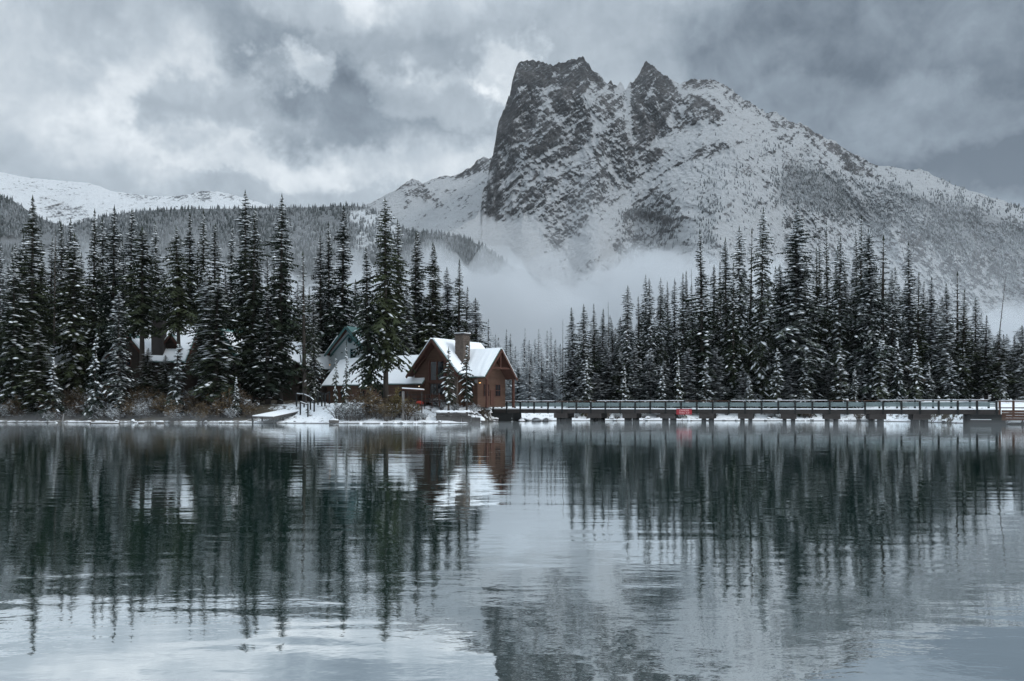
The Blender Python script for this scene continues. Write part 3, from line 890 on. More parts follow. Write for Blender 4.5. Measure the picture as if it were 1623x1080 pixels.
def make_spruce(seed, H, R, bare=0.04, step=0.40, per=6, droop=0.55, snow=0.35, dab=1.0, power=0.85, gappy=0.25, twig=1.0, matf=None, lean=0.0, round_low=0.12, sat=1.75):
    """trunk, crown of separate drooping fronds and the snow lying on them; returns (trunk mesh, crown mesh, snow mesh, material)"""
    r = random.Random(seed)
    snow *= 0.82
    tr, cr = MB(), Soup()
    sv, sf = [], []
    bendx, bendy = r.uniform(-.25, .25), r.uniform(-.25, .25)

    def axis(z):
        k = z / H
        return Vector((bendx * math.sin(k * 2.4) + lean * H * k, bendy * math.sin(k * 2.0 + 1), z))
    tr.tube([axis(H * k / 9.0) + Vector((0, 0, -0.4 if k == 0 else 0)) for k in range(10)], [max(0.02, (0.0085 * H + 0.05) * (1 - k / 9.0) ** 0.9 + 0.012) for k in range(10)], 7)
    ph = [r.uniform(0, 6.28) for _ in range(6)]
    z = H * bare
    zt = H * 0.985
    while z < zt:
        tfrac = (z - H * bare) / (H - H * bare)
        prof = min(1.0, (1 - tfrac) * sat) ** power * min(1.0, 0.45 + tfrac / max(round_low, 1e-3) * 0.55)
        prof = max(prof, 0.045)
        n = per if tfrac < 0.85 else max(4, per - 1)
        a0 = r.uniform(0, 6.28)
        for k in range(n):
            a = a0 + (k + r.uniform(-.35, .35)) * 6.283 / n
            lump = 0.80 + 0.22 * math.sin(2 * a + ph[0] + z * 0.55) + 0.20 * math.sin(a + ph[1] - z * 0.9) + 0.14 * math.sin(z * 2.1 + ph[2])
            if r.random() < gappy * (0.4 + 0.6 * (1 - tfrac)) * (1.2 - min(1, lump)):
                continue
            L = R * prof * lump * r.uniform(0.72, 1.22)
            if r.random() < 0.05:
                L *= 1.25
            L = max(L, 0.16)
            dirh = Vector((math.cos(a), math.sin(a), 0))
            side = Vector((-math.sin(a), math.cos(a), 0))
            rise = 0.45 * tfrac - 0.12 + r.uniform(-.12, .12)
            base = axis(z + r.uniform(-.15, .15))
            S = 5 if L > 0.9 else 3
            dr = droop * (1.15 - 0.75 * tfrac) * r.uniform(0.7, 1.25)
            pts = []
            for i in range(S + 1):
                s = i / S
                pts.append(base + dirh * (L * s) + UP * (L * (rise * s - dr * s * s + 0.18 * dr * s ** 4)))
            wd = (0.24 * L + 0.16) * twig
            for i in range(S):
                p, q = pts[i], pts[i + 1]
                s = (i + 0.5) / S
                wl = wd * (0.55 + 0.9 * s) * (1.25 - s) * 1.2
                fw = (q - p)
                for sg in (-1, 1):
                    tip = p + fw * r.uniform(0.7, 1.6) + side * (sg * wl * r.uniform(0.7, 1.3)) - UP * (wl * r.uniform(0.15, 0.7))
                    cr.tri(p, q, tip)
                # needles hanging below the frond
                hang = (0.16 + 0.30 * min(1.0, L / 2.0)) * r.uniform(0.6, 1.3) * twig * (1.1 - 0.5 * tfrac)
                mid = (p + q) / 2 + side * r.uniform(-.12, .12) * L * 0.6 - UP * hang + fw * r.uniform(-.2, .4)
                cr.tri(p + side * 0.05, q - side * 0.05, mid)
            e = pts[-1]
            fw = (pts[-1] - pts[-2])
            cr.tri(e - side * 0.07 - fw * 0.3, e + side * 0.07 - fw * 0.3, e + fw * r.uniform(0.35, 0.8) - UP * 0.05)
            # snow caught on the outer part
            cnt = (1 if r.random() < snow else 0) + (1 if r.random() < snow * 0.45 else 0)
            for _ in range(cnt):
                s = r.uniform(0.35, 0.95) if L > 0.6 else r.uniform(0.3, 0.8)
                i = min(S - 1, int(s * S))
                fwn = (pts[i + 1] - pts[i]).normalized()
                c = pts[i] + (pts[i + 1] - pts[i]) * (s * S - i) + UP * 0.03 + side * r.uniform(-.4, .4) * wd
                ln = min(0.55 * L + 0.05, r.uniform(0.2, 0.60) * dab)
                wdt = min(0.30 * L + 0.06, r.uniform(0.12, 0.28) * dab)
                th = 0.35 * wdt + 0.04
                yaw = r.uniform(-.6, .6)
                f2 = (fwn * math.cos(yaw) + side * math.sin(yaw)).normalized()
                s2 = f2.cross(UP).normalized()
                b = len(sv)
                for j in range(6):
                    aa = j * math.pi / 3
                    kk = r.uniform(0.75, 1.2)
                    sv.append(c + f2 * (ln * math.cos(aa) * kk) + s2 * (wdt * math.sin(aa) * kk) - UP * 0.04)
                sv.append(c + UP * th)
                sv.append(c - UP * 0.08)
                for j in range(6):
                    sf.append((b + j, b + (j + 1) % 6, b + 6)); sf.append((b + (j + 1) % 6, b + j, b + 7))
        z += step * r.uniform(0.75, 1.2) * (1.0 if tfrac < 0.8 else 0.75)
    # leader
    e = axis(H)
    for k in range(6):
        a = k * 1.05
        cr.tri(e + UP * 0.35, e + Vector((math.cos(a) * .10, math.sin(a) * .10, -0.5)), e + Vector((math.cos(a + 1) * .10, math.sin(a + 1) * .10, -0.6)))
    snow_me = np_mesh('snow_clumps', np.array([tuple(p) for p in sv], dtype=np.float32), tris=np.array(sf), smooth=True) if sf else None
    tm = tr.mesh('trunk', True); cm = cr.mesh('crown')
    tm.materials.append(m_bark); cm.materials.append(matf or M_DARK)
    if snow_me:
        snow_me.materials.append(m_snow)
    vv = np.array([tuple(p) for p in cr.v]); sel = vv[:, 2] < H * 0.55
    reach = float(np.percentile(np.hypot(vv[sel, 0], vv[sel, 1]), 90))
    return dict(H=H, R=reach, parts=[('trunk', tm), ('crown', cm), ('snow', snow_me)])


def make_snag(seed, H, stubs=60, lean=0.0, frost=True):
    r = random.Random(seed)
    tr = MB(); br = MB()
    bx = r.uniform(-.2, .2)
    ax = lambda z: Vector((bx * math.sin(z / H * 2) + lean * z, 0.1 * math.sin(z / H * 3), z))
    tr.tube([ax(H * k / 10) + Vector((0, 0, -0.4 if k == 0 else 0)) for k in range(11)], [0.17 * (1 - k / 10.5) + 0.02 for k in range(11)], 6)
    for _ in range(stubs):
        z = r.uniform(0.12, 0.98) * H
        a = r.uniform(0, 6.28); L = r.uniform(0.3, 1.25) * (1.1 - 0.7 * z / H)
        p = ax(z); dv = Vector((math.cos(a), math.sin(a), -r.uniform(0.05, 0.6)))
        br.tube([p, p + dv * L * 0.6, p + dv * L + Vector((0, 0, -0.1 * L))], [0.035, 0.025, 0.01], 3, cap=False)
    tm, bm_ = tr.mesh('trunk', True), br.mesh('branch')
    tm.materials.append(m_bark); bm_.materials.append(M_FROST if frost else m_bark)
    return dict(H=H, R=1.0, parts=[('trunk', tm), ('branches', bm_)])


KINDS = {
    'dark': [make_spruce(11, 32, 2.3, bare=0.05, snow=0.30, dab=0.95), make_spruce(12, 32, 2.3, bare=0.06, snow=0.34, dab=1.0, power=0.75, droop=0.65),
             make_spruce(13, 32, 2.3, bare=0.05, snow=0.26, dab=1.0, power=0.95, gappy=0.4), make_spruce(14, 32, 2.3, bare=0.08, snow=0.22, dab=1.2, power=0.8, gappy=0.15, sat=1.45, per=7),
             make_spruce(15, 32, 2.3, bare=0.03, snow=0.36, dab=1.3, power=0.7, gappy=0.3, sat=2.2, droop=0.75)],
    'snowy': [make_spruce(21, 30, 1.9, bare=0.04, snow=0.46, dab=1.05, matf=M_SNOWY, power=0.7), make_spruce(22, 30, 1.9, bare=0.04, snow=0.50, dab=1.0, matf=M_SNOWY, power=0.6, droop=0.7),
              make_spruce(23, 30, 1.9, bare=0.05, snow=0.44, dab=1.1, matf=M_SNOWY, power=0.82, gappy=0.45),
              make_spruce(24, 30, 1.9, bare=0.06, snow=0.40, dab=1.4, matf=M_SNOWY, power=0.75, sat=1.4, per=7, gappy=0.2), make_spruce(25, 30, 1.9, bare=0.03, snow=0.52, dab=1.25, matf=M_SNOWY, power=0.6, sat=2.3, droop=0.8),
              make_spruce(26, 30, 1.9, bare=0.08, snow=0.36, dab=1.1, matf=M_DARK, power=0.9, sat=1.6, gappy=0.4)],
    'broad': [make_spruce(31, 36, 3.6, bare=0.05, snow=0.46, dab=1.3, matf=M_SNOWY, power=0.8, step=0.36, per=8, droop=0.6, sat=1.5)],
    'young': [make_spruce(41, 9.0, 1.55, bare=0.03, snow=0.50, dab=0.9, matf=M_SNOWY, step=0.34, power=0.8, droop=0.6, sat=1.15),
              make_spruce(42, 9.0, 1.55, bare=0.03, snow=0.42, dab=0.85, matf=M_SNOWY, step=0.36, power=0.9, droop=0.5, sat=1.1)],
    'sapling': [make_spruce(51, 9.0, 1.0, bare=0.22, snow=0.55, dab=0.75, step=0.42, per=5, power=0.8, droop=0.75, gappy=0.5)],
    'thin': [make_spruce(61, 24, 1.3, bare=0.10, snow=0.30, dab=0.8, step=0.75, per=4, power=0.75, droop=0.5, gappy=0.5, twig=0.8)],
    'tall_trunk': [make_spruce(71, 32, 2.5, bare=0.17, snow=0.30, dab=1.0, power=0.75, droop=0.7, round_low=0.05),
                   make_spruce(72, 32, 2.5, bare=0.20, snow=0.24, dab=1.0, power=0.7, droop=0.8, round_low=0.05, gappy=0.35)],
    'high_crown': [make_spruce(75, 32, 2.5, bare=0.40, snow=0.28, dab=1.0, power=0.7, droop=0.7, round_low=0.05), make_spruce(76, 32, 2.5, bare=0.42, snow=0.30, dab=1.0, power=0.75, droop=0.7, round_low=0.05)],
    'frost': [make_spruce(81, 22, 1.5, bare=0.04, snow=0.55, dab=1.0, step=0.5, per=5, matf=M_FROST, power=0.75), make_spruce(82, 22, 1.5, bare=0.05, snow=0.5, dab=1.0, step=0.55, per=5, matf=M_FROST, power=0.6, gappy=0.45)],
    'snag': [make_snag(91, 26), make_snag(92, 26, 34)],
    'lean_snag': [make_snag(93, 24, 46, lean=0.0, frost=False)],
}
_rt = random.Random(99)


def plant(kind, x, y, h, width, label, category='tree', group=None, name=None, variant=None, tilt=0.0, parts=True):
    K = KINDS[kind]
    k = K[variant if variant is not None else _rt.randrange(len(K))]
    nm = name or {'young': 'young_spruce', 'sapling': 'spruce_sapling', 'snag': 'dead_tree', 'lean_snag': 'dead_tree'}.get(kind, 'spruce_tree')
    z = float(ground_z(x, y)) - 0.05
    o = thing(nm, label, category, (x, y, z), _rt.uniform(0, 6.28), group)
    s = h / k['H']
    sxy = width * (0.95 if kind in ('young', 'sapling') else 1.36 if x < 5 else 1.30) / k['R'] if width else s
    o.scale = (sxy, sxy, s)
    if tilt:
        o.rotation_euler = (0, tilt, 0)
    elif h > 11:
        o.rotation_euler = (_rt.gauss(0, .010), _rt.gauss(0, .012), o.rotation_euler[2])
    for pn, me in k['parts']:
        if me is not None:
            po = link(pn, me, None, o)
            if pn in ('snow', 'branches'):
                po['kind'] = 'stuff'
    return o


def tree_at(kind, u, vtop, hw, Y, label, group=None, variant=None, tilt=0.0, name=None):
    x = ux(u, Y)
    zt = CH + (HZ - vtop) * Y / F
    zb = float(ground_z(x, Y))
    plant(kind, x, Y, zt - zb, hw * Y / F if hw else None, label, group=group, variant=variant, tilt=tilt, name=name)


GL = 'spruces along the left shore'
LEFT = [  # kind, u, top v, half width px, distance, label
    ('dark', 53, 312, 21, 136, 'tallest dark spruce at the far left, rising well above its neighbours'),
    ('snowy', 3, 388, 12, 138, 'narrow spruce cut by the left edge of the view'),
    ('dark', 20, 416, 19, 131, 'snow dusted spruce just right of the left edge, shorter than the one behind it'),
    ('dark', 33, 372, 15, 146, 'spruce half hidden behind the left flank of the tallest far left spruce'),
    ('dark', 97, 352, 15, 148, 'left of two close tops between the tall far left spruce and the dead pole'),
    ('dark', 107, 348, 15, 150, 'right of two close tops just right of the dead pole'),
    ('dark', 123, 371, 20, 138, 'heavy spruce with bare lower trunk standing right of the small snowy cabin'),
    ('dark', 148, 332, 15, 150, 'slim pointed spruce left of the cluster above the cabins, tip over the snow range'),
    ('dark', 161, 346, 14, 152, 'spruce squeezed between two slim taller ones left of the cabins'),
    ('dark', 180, 326, 17, 144, 'tall spruce with needle thin tip, tallest left of the cabin chimney'),
    ('dark', 204, 333, 16, 160, 'dark spruce directly right of the one with the needle thin tip'),
    ('high_crown', 226, 360, 25, 137, 'brownish green bushy spruce hanging over the gable of the dark cabin'),
    ('snowy', 251, 354, 13, 158, 'narrow separate spruce behind the cabin roof, gaps on both sides'),
    ('high_crown', 283, 360, 21, 136, 'broad spruce in front of the cabin chimney'),
    ('dark', 303, 337, 15, 156, 'pointed spruce behind and right of the cabin chimney'),
    ('dark', 322, 333, 14, 154, 'taller of the pair of pointed spruces above the right end of the cabin roof'),
    ('dark', 341, 358, 18, 152, 'spruce between the cabin roof and the great double spruce'),
    ('snowy', 366, 358, 10, 168, 'small thin spruce top behind the left side of the great double spruce'),
    ('dark', 389, 303, 19, 139, 'tallest spruce left of the dock, left of a great double pair'),
    ('dark', 401, 330, 18, 136, 'right hand partner of the great double spruce, snow tufts down its side'),
    ('dark', 443, 309, 21, 134, 'very tall spruce behind the root of the dock, standing apart from its neighbours'),
    ('thin', 482, 400, 13, 134, 'sparse spindly spruce with short separate branches left of the grey blue house'),
    ('dark', 507, 374, 16, 152, 'left and lowest of three dark spruces behind the grey blue house'),
    ('dark', 523, 352, 15, 156, 'middle of three dark spruces behind the grey blue house'),
    ('dark', 540, 326, 18, 151, 'tallest of three dark spruces behind the grey blue house'),
    ('tall_trunk', 585, 392, 17, 122.5, 'bare trunked spruce before the lodge roof, left of the giant'),
    ('tall_trunk', 611, 316, 22, 124, 'giant spruce before the lodge roof, tallest of the middle group'),
    ('dark', 633, 350, 17, 142, 'spruce leaning close behind the right side of the giant at the lodge'),
    ('dark', 660, 368, 16, 150, 'left of twin tops behind the left wing of the lodge'),
    ('dark', 668, 366, 16, 153, 'right of twin tops behind the left wing of the lodge'),
    ('dark', 684, 384, 17, 146, 'snow tufted spruce behind the front gable of the lodge'),
    ('dark', 694, 390, 15, 152, 'spruce directly behind the peak of the front gable'),
    ('dark', 707, 424, 14, 147, 'shorter spruce between the front gable and the stone chimney'),
    ('dark', 726, 412, 15, 146, 'pointed spruce rising straight behind the stone chimney'),
    ('snowy', 741, 456, 13, 150, 'spruce just right of the one behind the chimney'),
    ('snowy', 752, 473, 15, 147, 'last and lowest spruce of the lodge group, beside the open fog'),
    ('snowy', 497, 470, 9, 139, 'short snowy spruce between the spindly one and the grey blue house'),
    ('snowy', 645, 455, 14, 141, 'low snowy spruce behind the left wing of the lodge, under the giant'),
    ('young', 151, 520, 16, 126.5, 'young snow laden spruce on the shore below the cabins, left one'),
    ('snowy', 186, 458, 14, 127, 'snowy mid height spruce reaching down to the shore left of the dark cabin'),
    ('young', 85, 566, 16, 126.5, 'little snowy spruce on the bank below the small cabin at far left'),
    ('young', 375, 597, 9, 125, 'tiny white flecked spruce on the dark bank left of the dock'),
    ('snowy', 326, 430, 20, 130, 'snowy spruce whose lower branches cover the right half of the cabins'),
    ('dark', 346, 440, 24, 128, 'wide dark green spruce standing on the shore right of the cabins'),
    ('dark', 60, 510, 20, 128, 'dark low spruce in front of the tallest far left spruce'),
    ('dark', 236, 552, 14, 133, 'short dark spruce in front of the cabin wall, left of the bushy young one'), ('dark', 262, 563, 13, 132.5, 'short dark spruce before the cabin wall between two bare trunks'),
    ('young', 283, 545, 18, 127.5, 'bushy young spruce in front of the cabin porch'),
    ('dark', 425, 455, 20, 131, 'medium spruce in front of the right of the great pair, by the dock'),
    ('young', 546, 540, 8, 121, 'slim snowy young spruce in front of the grey blue house, taller of two'),
    ('sapling', 532, 566, 6, 122.5, 'smaller slim spruce left of the young one before the grey blue house'),
    ('sapling', 711, 552, 13, 121.5, 'thin young spruce before the lodge windows on the bare bank'),
    ('sapling', 740, 545, 12, 122.5, 'thin drooping young spruce standing before the lodge chimney'),
]
for (k, u, vt, hw, Yd, lab) in LEFT:
    tree_at(k, u, vt, hw, Yd, lab, GL)
tree_at('snag', 86, 367, None, 143, 'dead bare pole of a tree between far left spruces', GL)
# crowded trees farther back on the left
rr = random.Random(5)
def landmark(u):
    for lim, w_ in ((35, 'at the left edge'), (70, 'by the tallest far left spruce'), (120, 'by the small far left cabin'), (190, 'left of the large dark cabin'),
                    (250, 'by the gable of the large dark cabin'), (320, 'by the chimney of the large dark cabin'), (365, 'right of the large dark cabin'),
                    (405, 'by the great double spruce'), (455, 'by the dock'), (515, 'between the dock and the grey blue house'), (570, 'by the grey blue house'),
                    (640, 'by the giant lodge spruce'), (700, 'by the lodge front gable')):
        if u < lim:
            return w_
    return 'by the lodge chimney'


GLB = 'crowded spruces deep in the left wood'
u = -60
while u < 640:
    Yd = rr.uniform(152, 200)
    vt = rr.uniform(375, 455) if u < 470 else rr.uniform(420, 490)
    tree_at(rr.choice(['dark', 'dark', 'snowy']), u, vt, rr.uniform(10, 15), Yd, 'lower dark spruce lost in the left wood ' + landmark(u), GLB)
    u += rr.uniform(7, 13)

# ------------------------------------------------------------------ trees beyond the bridge
PXL, PYL, PXR, PYR = -3.2, 137.0, 68.75, 113.0
NBAY = 31


def bay_of(u):
    best, bi = 1e9, 0
    for i in range(NBAY):
        k = (i + 0.5) / NBAY
        x, y = PXL + (PXR - PXL) * k, PYL + (PYR - PYL) * k
        uu = CX + F * x / y
        if abs(uu - u) < best:
            best, bi = abs(uu - u), i
    return bi + 1


def ordinal(n):
    return f"{n}{'th' if 10 <= n % 100 <= 20 else {1: 'st', 2: 'nd', 3: 'rd'}.get(n % 10, 'th')}"


RIGHT = [
    ('snag', 893, 506, None, 158), ('snowy', 906, 488, 12, 152), ('snowy', 926, 482, 12, 150), ('snowy', 943, 482, 11, 152), ('snowy', 957, 490, 11, 155),
    ('snowy', 971, 508, 10, 158), ('snag', 967, 478, None, 162), ('snowy', 981, 503, 9, 160), ('snowy', 991, 453, 11, 150), ('snowy', 1011, 470, 10, 152),
    ('snowy', 1026, 436, 8, 156), ('snowy', 1031, 442, 10, 152), ('snowy', 1050, 441, 9, 153), ('snowy', 1060, 447, 8, 158), ('snowy', 1072, 443, 9, 154),
    ('snowy', 1082, 433, 10, 152), ('snowy', 1089, 430, 10, 155), ('snag', 1097, 426, None, 160), ('snowy', 1111, 366, 17, 149), ('snowy', 1132, 420, 12, 156),
    ('snowy', 1140, 415, 11, 158), ('snowy', 1151, 377, 13, 151), ('snowy', 1164, 418, 12, 148), ('snowy', 1176, 360, 13, 150), ('thin', 1187, 364, 11, 153),
    ('snowy', 1207, 330, 14, 149), ('snowy', 1232, 420, 15, 150), ('broad', 1265, 327, 30, 148), ('snowy', 1294, 392, 13, 153), ('snowy', 1300, 366, 9, 158),
    ('snowy', 1310, 351, 9, 155), ('snowy', 1320, 390, 9, 160), ('snowy', 1330, 377, 13, 151), ('snowy', 1343, 415, 11, 154), ('snowy', 1358, 366, 10, 156),
    ('snowy', 1365, 343, 13, 152), ('broad', 1378, 362, 21, 147), ('thin', 1398, 376, 17, 152), ('snowy', 1412, 430, 12, 150), ('snowy', 1443, 384, 13, 150),
    ('snowy', 1455, 432, 12, 148), ('snowy', 1466, 446, 11, 153), ('snowy', 1478, 440, 13, 148), ('snowy', 1499, 450, 14, 146), ('thin', 1518, 432, 12, 149),
    ('snowy', 1530, 460, 14, 145), ('snowy', 1548, 472, 11, 148), ('snowy', 1564, 500, 12, 145), ('snowy', 1582, 522, 14, 141), ('snowy', 1592, 530, 12, 144),
    ('snowy', 1606, 532, 10, 146), ('snowy', 1619, 516, 14, 141), ('snowy', 1640, 500, 14, 142), ('snowy', 1665, 480, 14, 145),
    ('young', 1233, 552, 15, 143.5), ('young', 1277, 555, 13, 143.8), ('young', 1186, 590, 10, 143.6), ('young', 1076, 556, 12, 144), ('young', 1330, 544, 21, 144.5),
    ('young', 1398, 538, 20, 144), ('young', 1424, 535, 13, 143.6), ('young', 1450, 540, 14, 143.4), ('young', 1472, 570, 14, 143.2), ('young', 1505, 558, 15, 143),
    ('young', 1528, 545, 12, 144.5), ('young', 930, 570, 13, 145), ('young', 990, 575, 13, 145), ('young', 1120, 560, 14, 145), ('young', 1590, 575, 13, 139.5),
    ('young', 1048, 580, 12, 144.2), ('young', 1355, 585, 11, 143.4),
]
GR = 'spruces beyond the bridge'
words_of = {'snowy': 'slender snow flecked spruce', 'broad': 'broad massive spruce', 'thin': 'sparse gaunt spruce', 'snag': 'dead bare pole',
            'young': 'small snow laden young spruce'}
buckets = {}
for e in RIGHT:
    buckets.setdefault((e[0], bay_of(e[1]) if e[1] < 1582 else 'end'), []).append(e)
for (k, b), es in buckets.items():
    es.sort(key=lambda e: e[2])
    for i, (kk, u, vt, hw, Yd) in enumerate(es):
        where = f"behind the bridge's {ordinal(b)} railing bay from the lodge" if b != 'end' else 'behind the rusty right end of the bridge'
        rank = '' if len(es) == 1 else ['tallest ', 'lower '][i] if len(es) == 2 else ['tallest ', 'second tallest ', 'third tallest ', 'fourth tallest ', 'lowest ', 'very lowest '][i]
        tree_at(kk, u, vt, hw, Yd, rank + words_of[k] + ' ' + where, GR)
tree_at('lean_snag', 1572, 436, None, 146, 'dead leaning pole tilted right above the last spruces at the right', GR, tilt=math.radians(6.0))
GRB = 'crowded spruces deep in the right wood'
deep = []
u = 915
while u < 1760:
    Yd = rr.uniform(156, 205)
    top = float(np.interp(u, [915, 1000, 1100, 1250, 1400, 1500, 1623, 1760], [520, 500, 445, 425, 420, 470, 540, 500]))
    deep.append((u, top + rr.uniform(-8, 55), rr.uniform(9, 14), Yd))
    u += rr.uniform(5, 10)
u = 905
while u < 1600:
    tree_at('snowy', u, rr.uniform(545, 590), rr.uniform(10, 15), rr.uniform(146, 152), f"lower spruce hidden deep in the wood behind the bridge's {ordinal(bay_of(u))} bay" if u < 1590 else 'lower spruce hidden deep in the wood beyond the rusty bridge end', GRB)
    u += rr.uniform(13, 24)

# the crowd behind them, past what one can tell apart: one joined wood of simpler trees
LOWD = [make_spruce(s_, 30, 1.9, bare=0.05, snow=0.5, dab=1.3, matf=M_SNOWY, power=0.7, step=0.62, per=5, twig=1.5) for s_ in (101, 102, 103)]
cv, sv_, nc_, ns_ = [], [], [], []
ct, st_, c0, s0 = [], [], 0, 0
for (u, vt, hw, Yd) in deep:
    K = rr.choice(LOWD)
    x = ux(u, Yd); zb = float(ground_z(x, Yd)); h = CH + (HZ - vt) * Yd / F - zb
    sc, sw_, an = h / K['H'], hw * Yd / F * 1.3 / K['R'], rr.uniform(0, 6.28)
    for me, acc_v, acc_t, key in ((K['parts'][1][1], cv, ct, 0), (K['parts'][2][1], sv_, st_, 1)):
        co = np.empty(len(me.vertices) * 3, np.float32); me.vertices.foreach_get('co', co); co = co.reshape(-1, 3)
        tr_ = np.empty(len(me.loops), np.int32); me.loops.foreach_get('vertex_index', tr_)
        p_ = np.stack([x + (co[:, 0] * math.cos(an) - co[:, 1] * math.sin(an)) * sw_, Yd + (co[:, 0] * math.sin(an) + co[:, 1] * math.cos(an)) * sw_, zb + co[:, 2] * sc], -1)
        acc_t.append(tr_.reshape(-1, 3) + sum(len(q_) for q_ in acc_v)); acc_v.append(p_)
nv_ = sum(len(q_) for q_ in cv)
me = np_mesh('forest', np.concatenate(cv + sv_), tris=np.concatenate([np.concatenate(ct), np.concatenate(st_) + nv_]))
me.materials.append(M_SNOWY); me.materials.append(m_snow)
nt_ = sum(len(q_) for q_ in ct)
mi = np.zeros(len(me.polygons), np.int32); mi[nt_:] = 1
me.polygons.foreach_set('material_index', mi)
link('forest.002', me, kind='stuff')

# ------------------------------------------------------------------ frosted trees in the fog between the lodge and the bridge wood
GC = 'frosted spruces in the misty gap'
MID = [(773, 507, 10, 215, 'frosted spruce alone in the fog just right of the last dark lodge spruce'), (787, 530, 7, 225, 'slim frosted top between the lone spruce and the right gable'),
       (801, 523, 8, 190, 'left of the two frosted tops just above the right gable'), (808, 530, 8, 200, 'right of the two frosted tops just above the right gable'),
       (831, 521, 5, 200, 'thin frosted spire standing highest in the middle of the misty gap'), (855, 522, 6, 180, 'thin dark spire right of the middle of the misty gap'),
       (867, 525, 7, 230, 'left of twin pale spires before the dark bridge wood'), (873, 520, 7, 232, 'right of twin pale spires before the dark bridge wood'),
       (879, 541, 6, 170, 'short dark spire at the edge of the misty gap')]
for (u, vt, hw, Yd, lab) in MID:
    tree_at('frost', u, vt, hw, Yd, lab, GC)
for i in range(84):
    u = rr.uniform(765, 905)
    Yd = rr.uniform(165, 280)
    vt = 545 + rr.uniform(-10, 45) + (0 if Yd > 200 else 18)
    where = 'above the roof of the right lodge gable' if u < 800 else f"behind the bridge's {ordinal(bay_of(u))} bay"
    tree_at('frost', u, vt, rr.uniform(8, 12), Yd, 'frosted slim spruce in the misty gap ' + where, GC)

# ------------------------------------------------------------------ shrubs
def make_shrub(seed, h, w_, stems, leaf, mat, lit=0.0):
    r = random.Random(seed)
    st, lf = MB(), Soup()
    for i in range(stems):
        a = r.uniform(0, 6.28); lean_ = r.uniform(0.05, 1.0)
        p0 = Vector((math.cos(a) * w_ * .25 * r.random(), math.sin(a) * w_ * .25 * r.random(), -0.1))
        tip = Vector((math.cos(a) * w_ * lean_, math.sin(a) * w_ * lean_, h * r.uniform(0.55, 1.05) * (1.15 - 0.45 * lean_)))
        mid = (p0 + tip) / 2 + Vector((r.uniform(-.15, .15), r.uniform(-.15, .15), h * 0.12))
        st.tube([p0, mid, tip], [0.03, 0.02, 0.006], 3, cap=False)
        for j in range(leaf):
            s = r.uniform(0.25, 1.0)
            b = p0 + (mid - p0) * (s * 2) if s < 0.5 else mid + (tip - mid) * (s * 2 - 1)
            dv = Vector((r.uniform(-1, 1), r.uniform(-1, 1), r.uniform(-.3, 1.0))).normalized()
            L = r.uniform(0.12, 0.42) * (0.6 + h * 0.2)
            sd_ = dv.cross(Vector((r.uniform(-1, 1), r.uniform(-1, 1), r.uniform(-1, 1)))).normalized() * L * 0.12
            e = b + dv * L
            lf.tri(b - sd_, b + sd_, e)
            # side twigs
            for _ in range(2):
                c = b + dv * L * r.uniform(.3, .8)
                d2 = (dv + Vector((r.uniform(-1, 1), r.uniform(-1, 1), r.uniform(-.4, .8))) * 0.9).normalized() * L * 0.5
                lf.tri(c, c + sd_ * 0.7, c + d2)
    sm, lm = st.mesh('stems'), lf.mesh('twigs')
    sm.materials.append(m_bark); lm.materials.append(mat)
    return [('stems', sm), ('twigs', lm)]


SHR = {
    'brown': [make_shrub(1, 2.2, 1.6, 34, 16, M_BRUSH), make_shrub(2, 2.2, 1.6, 30, 18, M_BRUSH)],
    'frosted': [make_shrub(3, 1.8, 1.6, 36, 16, M_BRUSHF), make_shrub(4, 1.8, 1.7, 32, 18, M_BRUSHF)],
    'ochre': [make_shrub(5, 2.4, 1.5, 30, 20, M_OCHRE), make_shrub(6, 2.4, 1.4, 28, 20, M_OCHRE)],
}


def shrub(kind, u, Y, size, label, group):
    x = ux(u, Y)
    o = thing('shrub', label, 'shrub', (x, Y, float(ground_z(x, Y))), _rt.uniform(0, 6.28), group)
    o.scale = (size, size, size * _rt.uniform(0.85, 1.15))
    for pn, me in _rt.choice(SHR[kind]):
        link(pn, me, None, o)['kind'] = 'stuff'


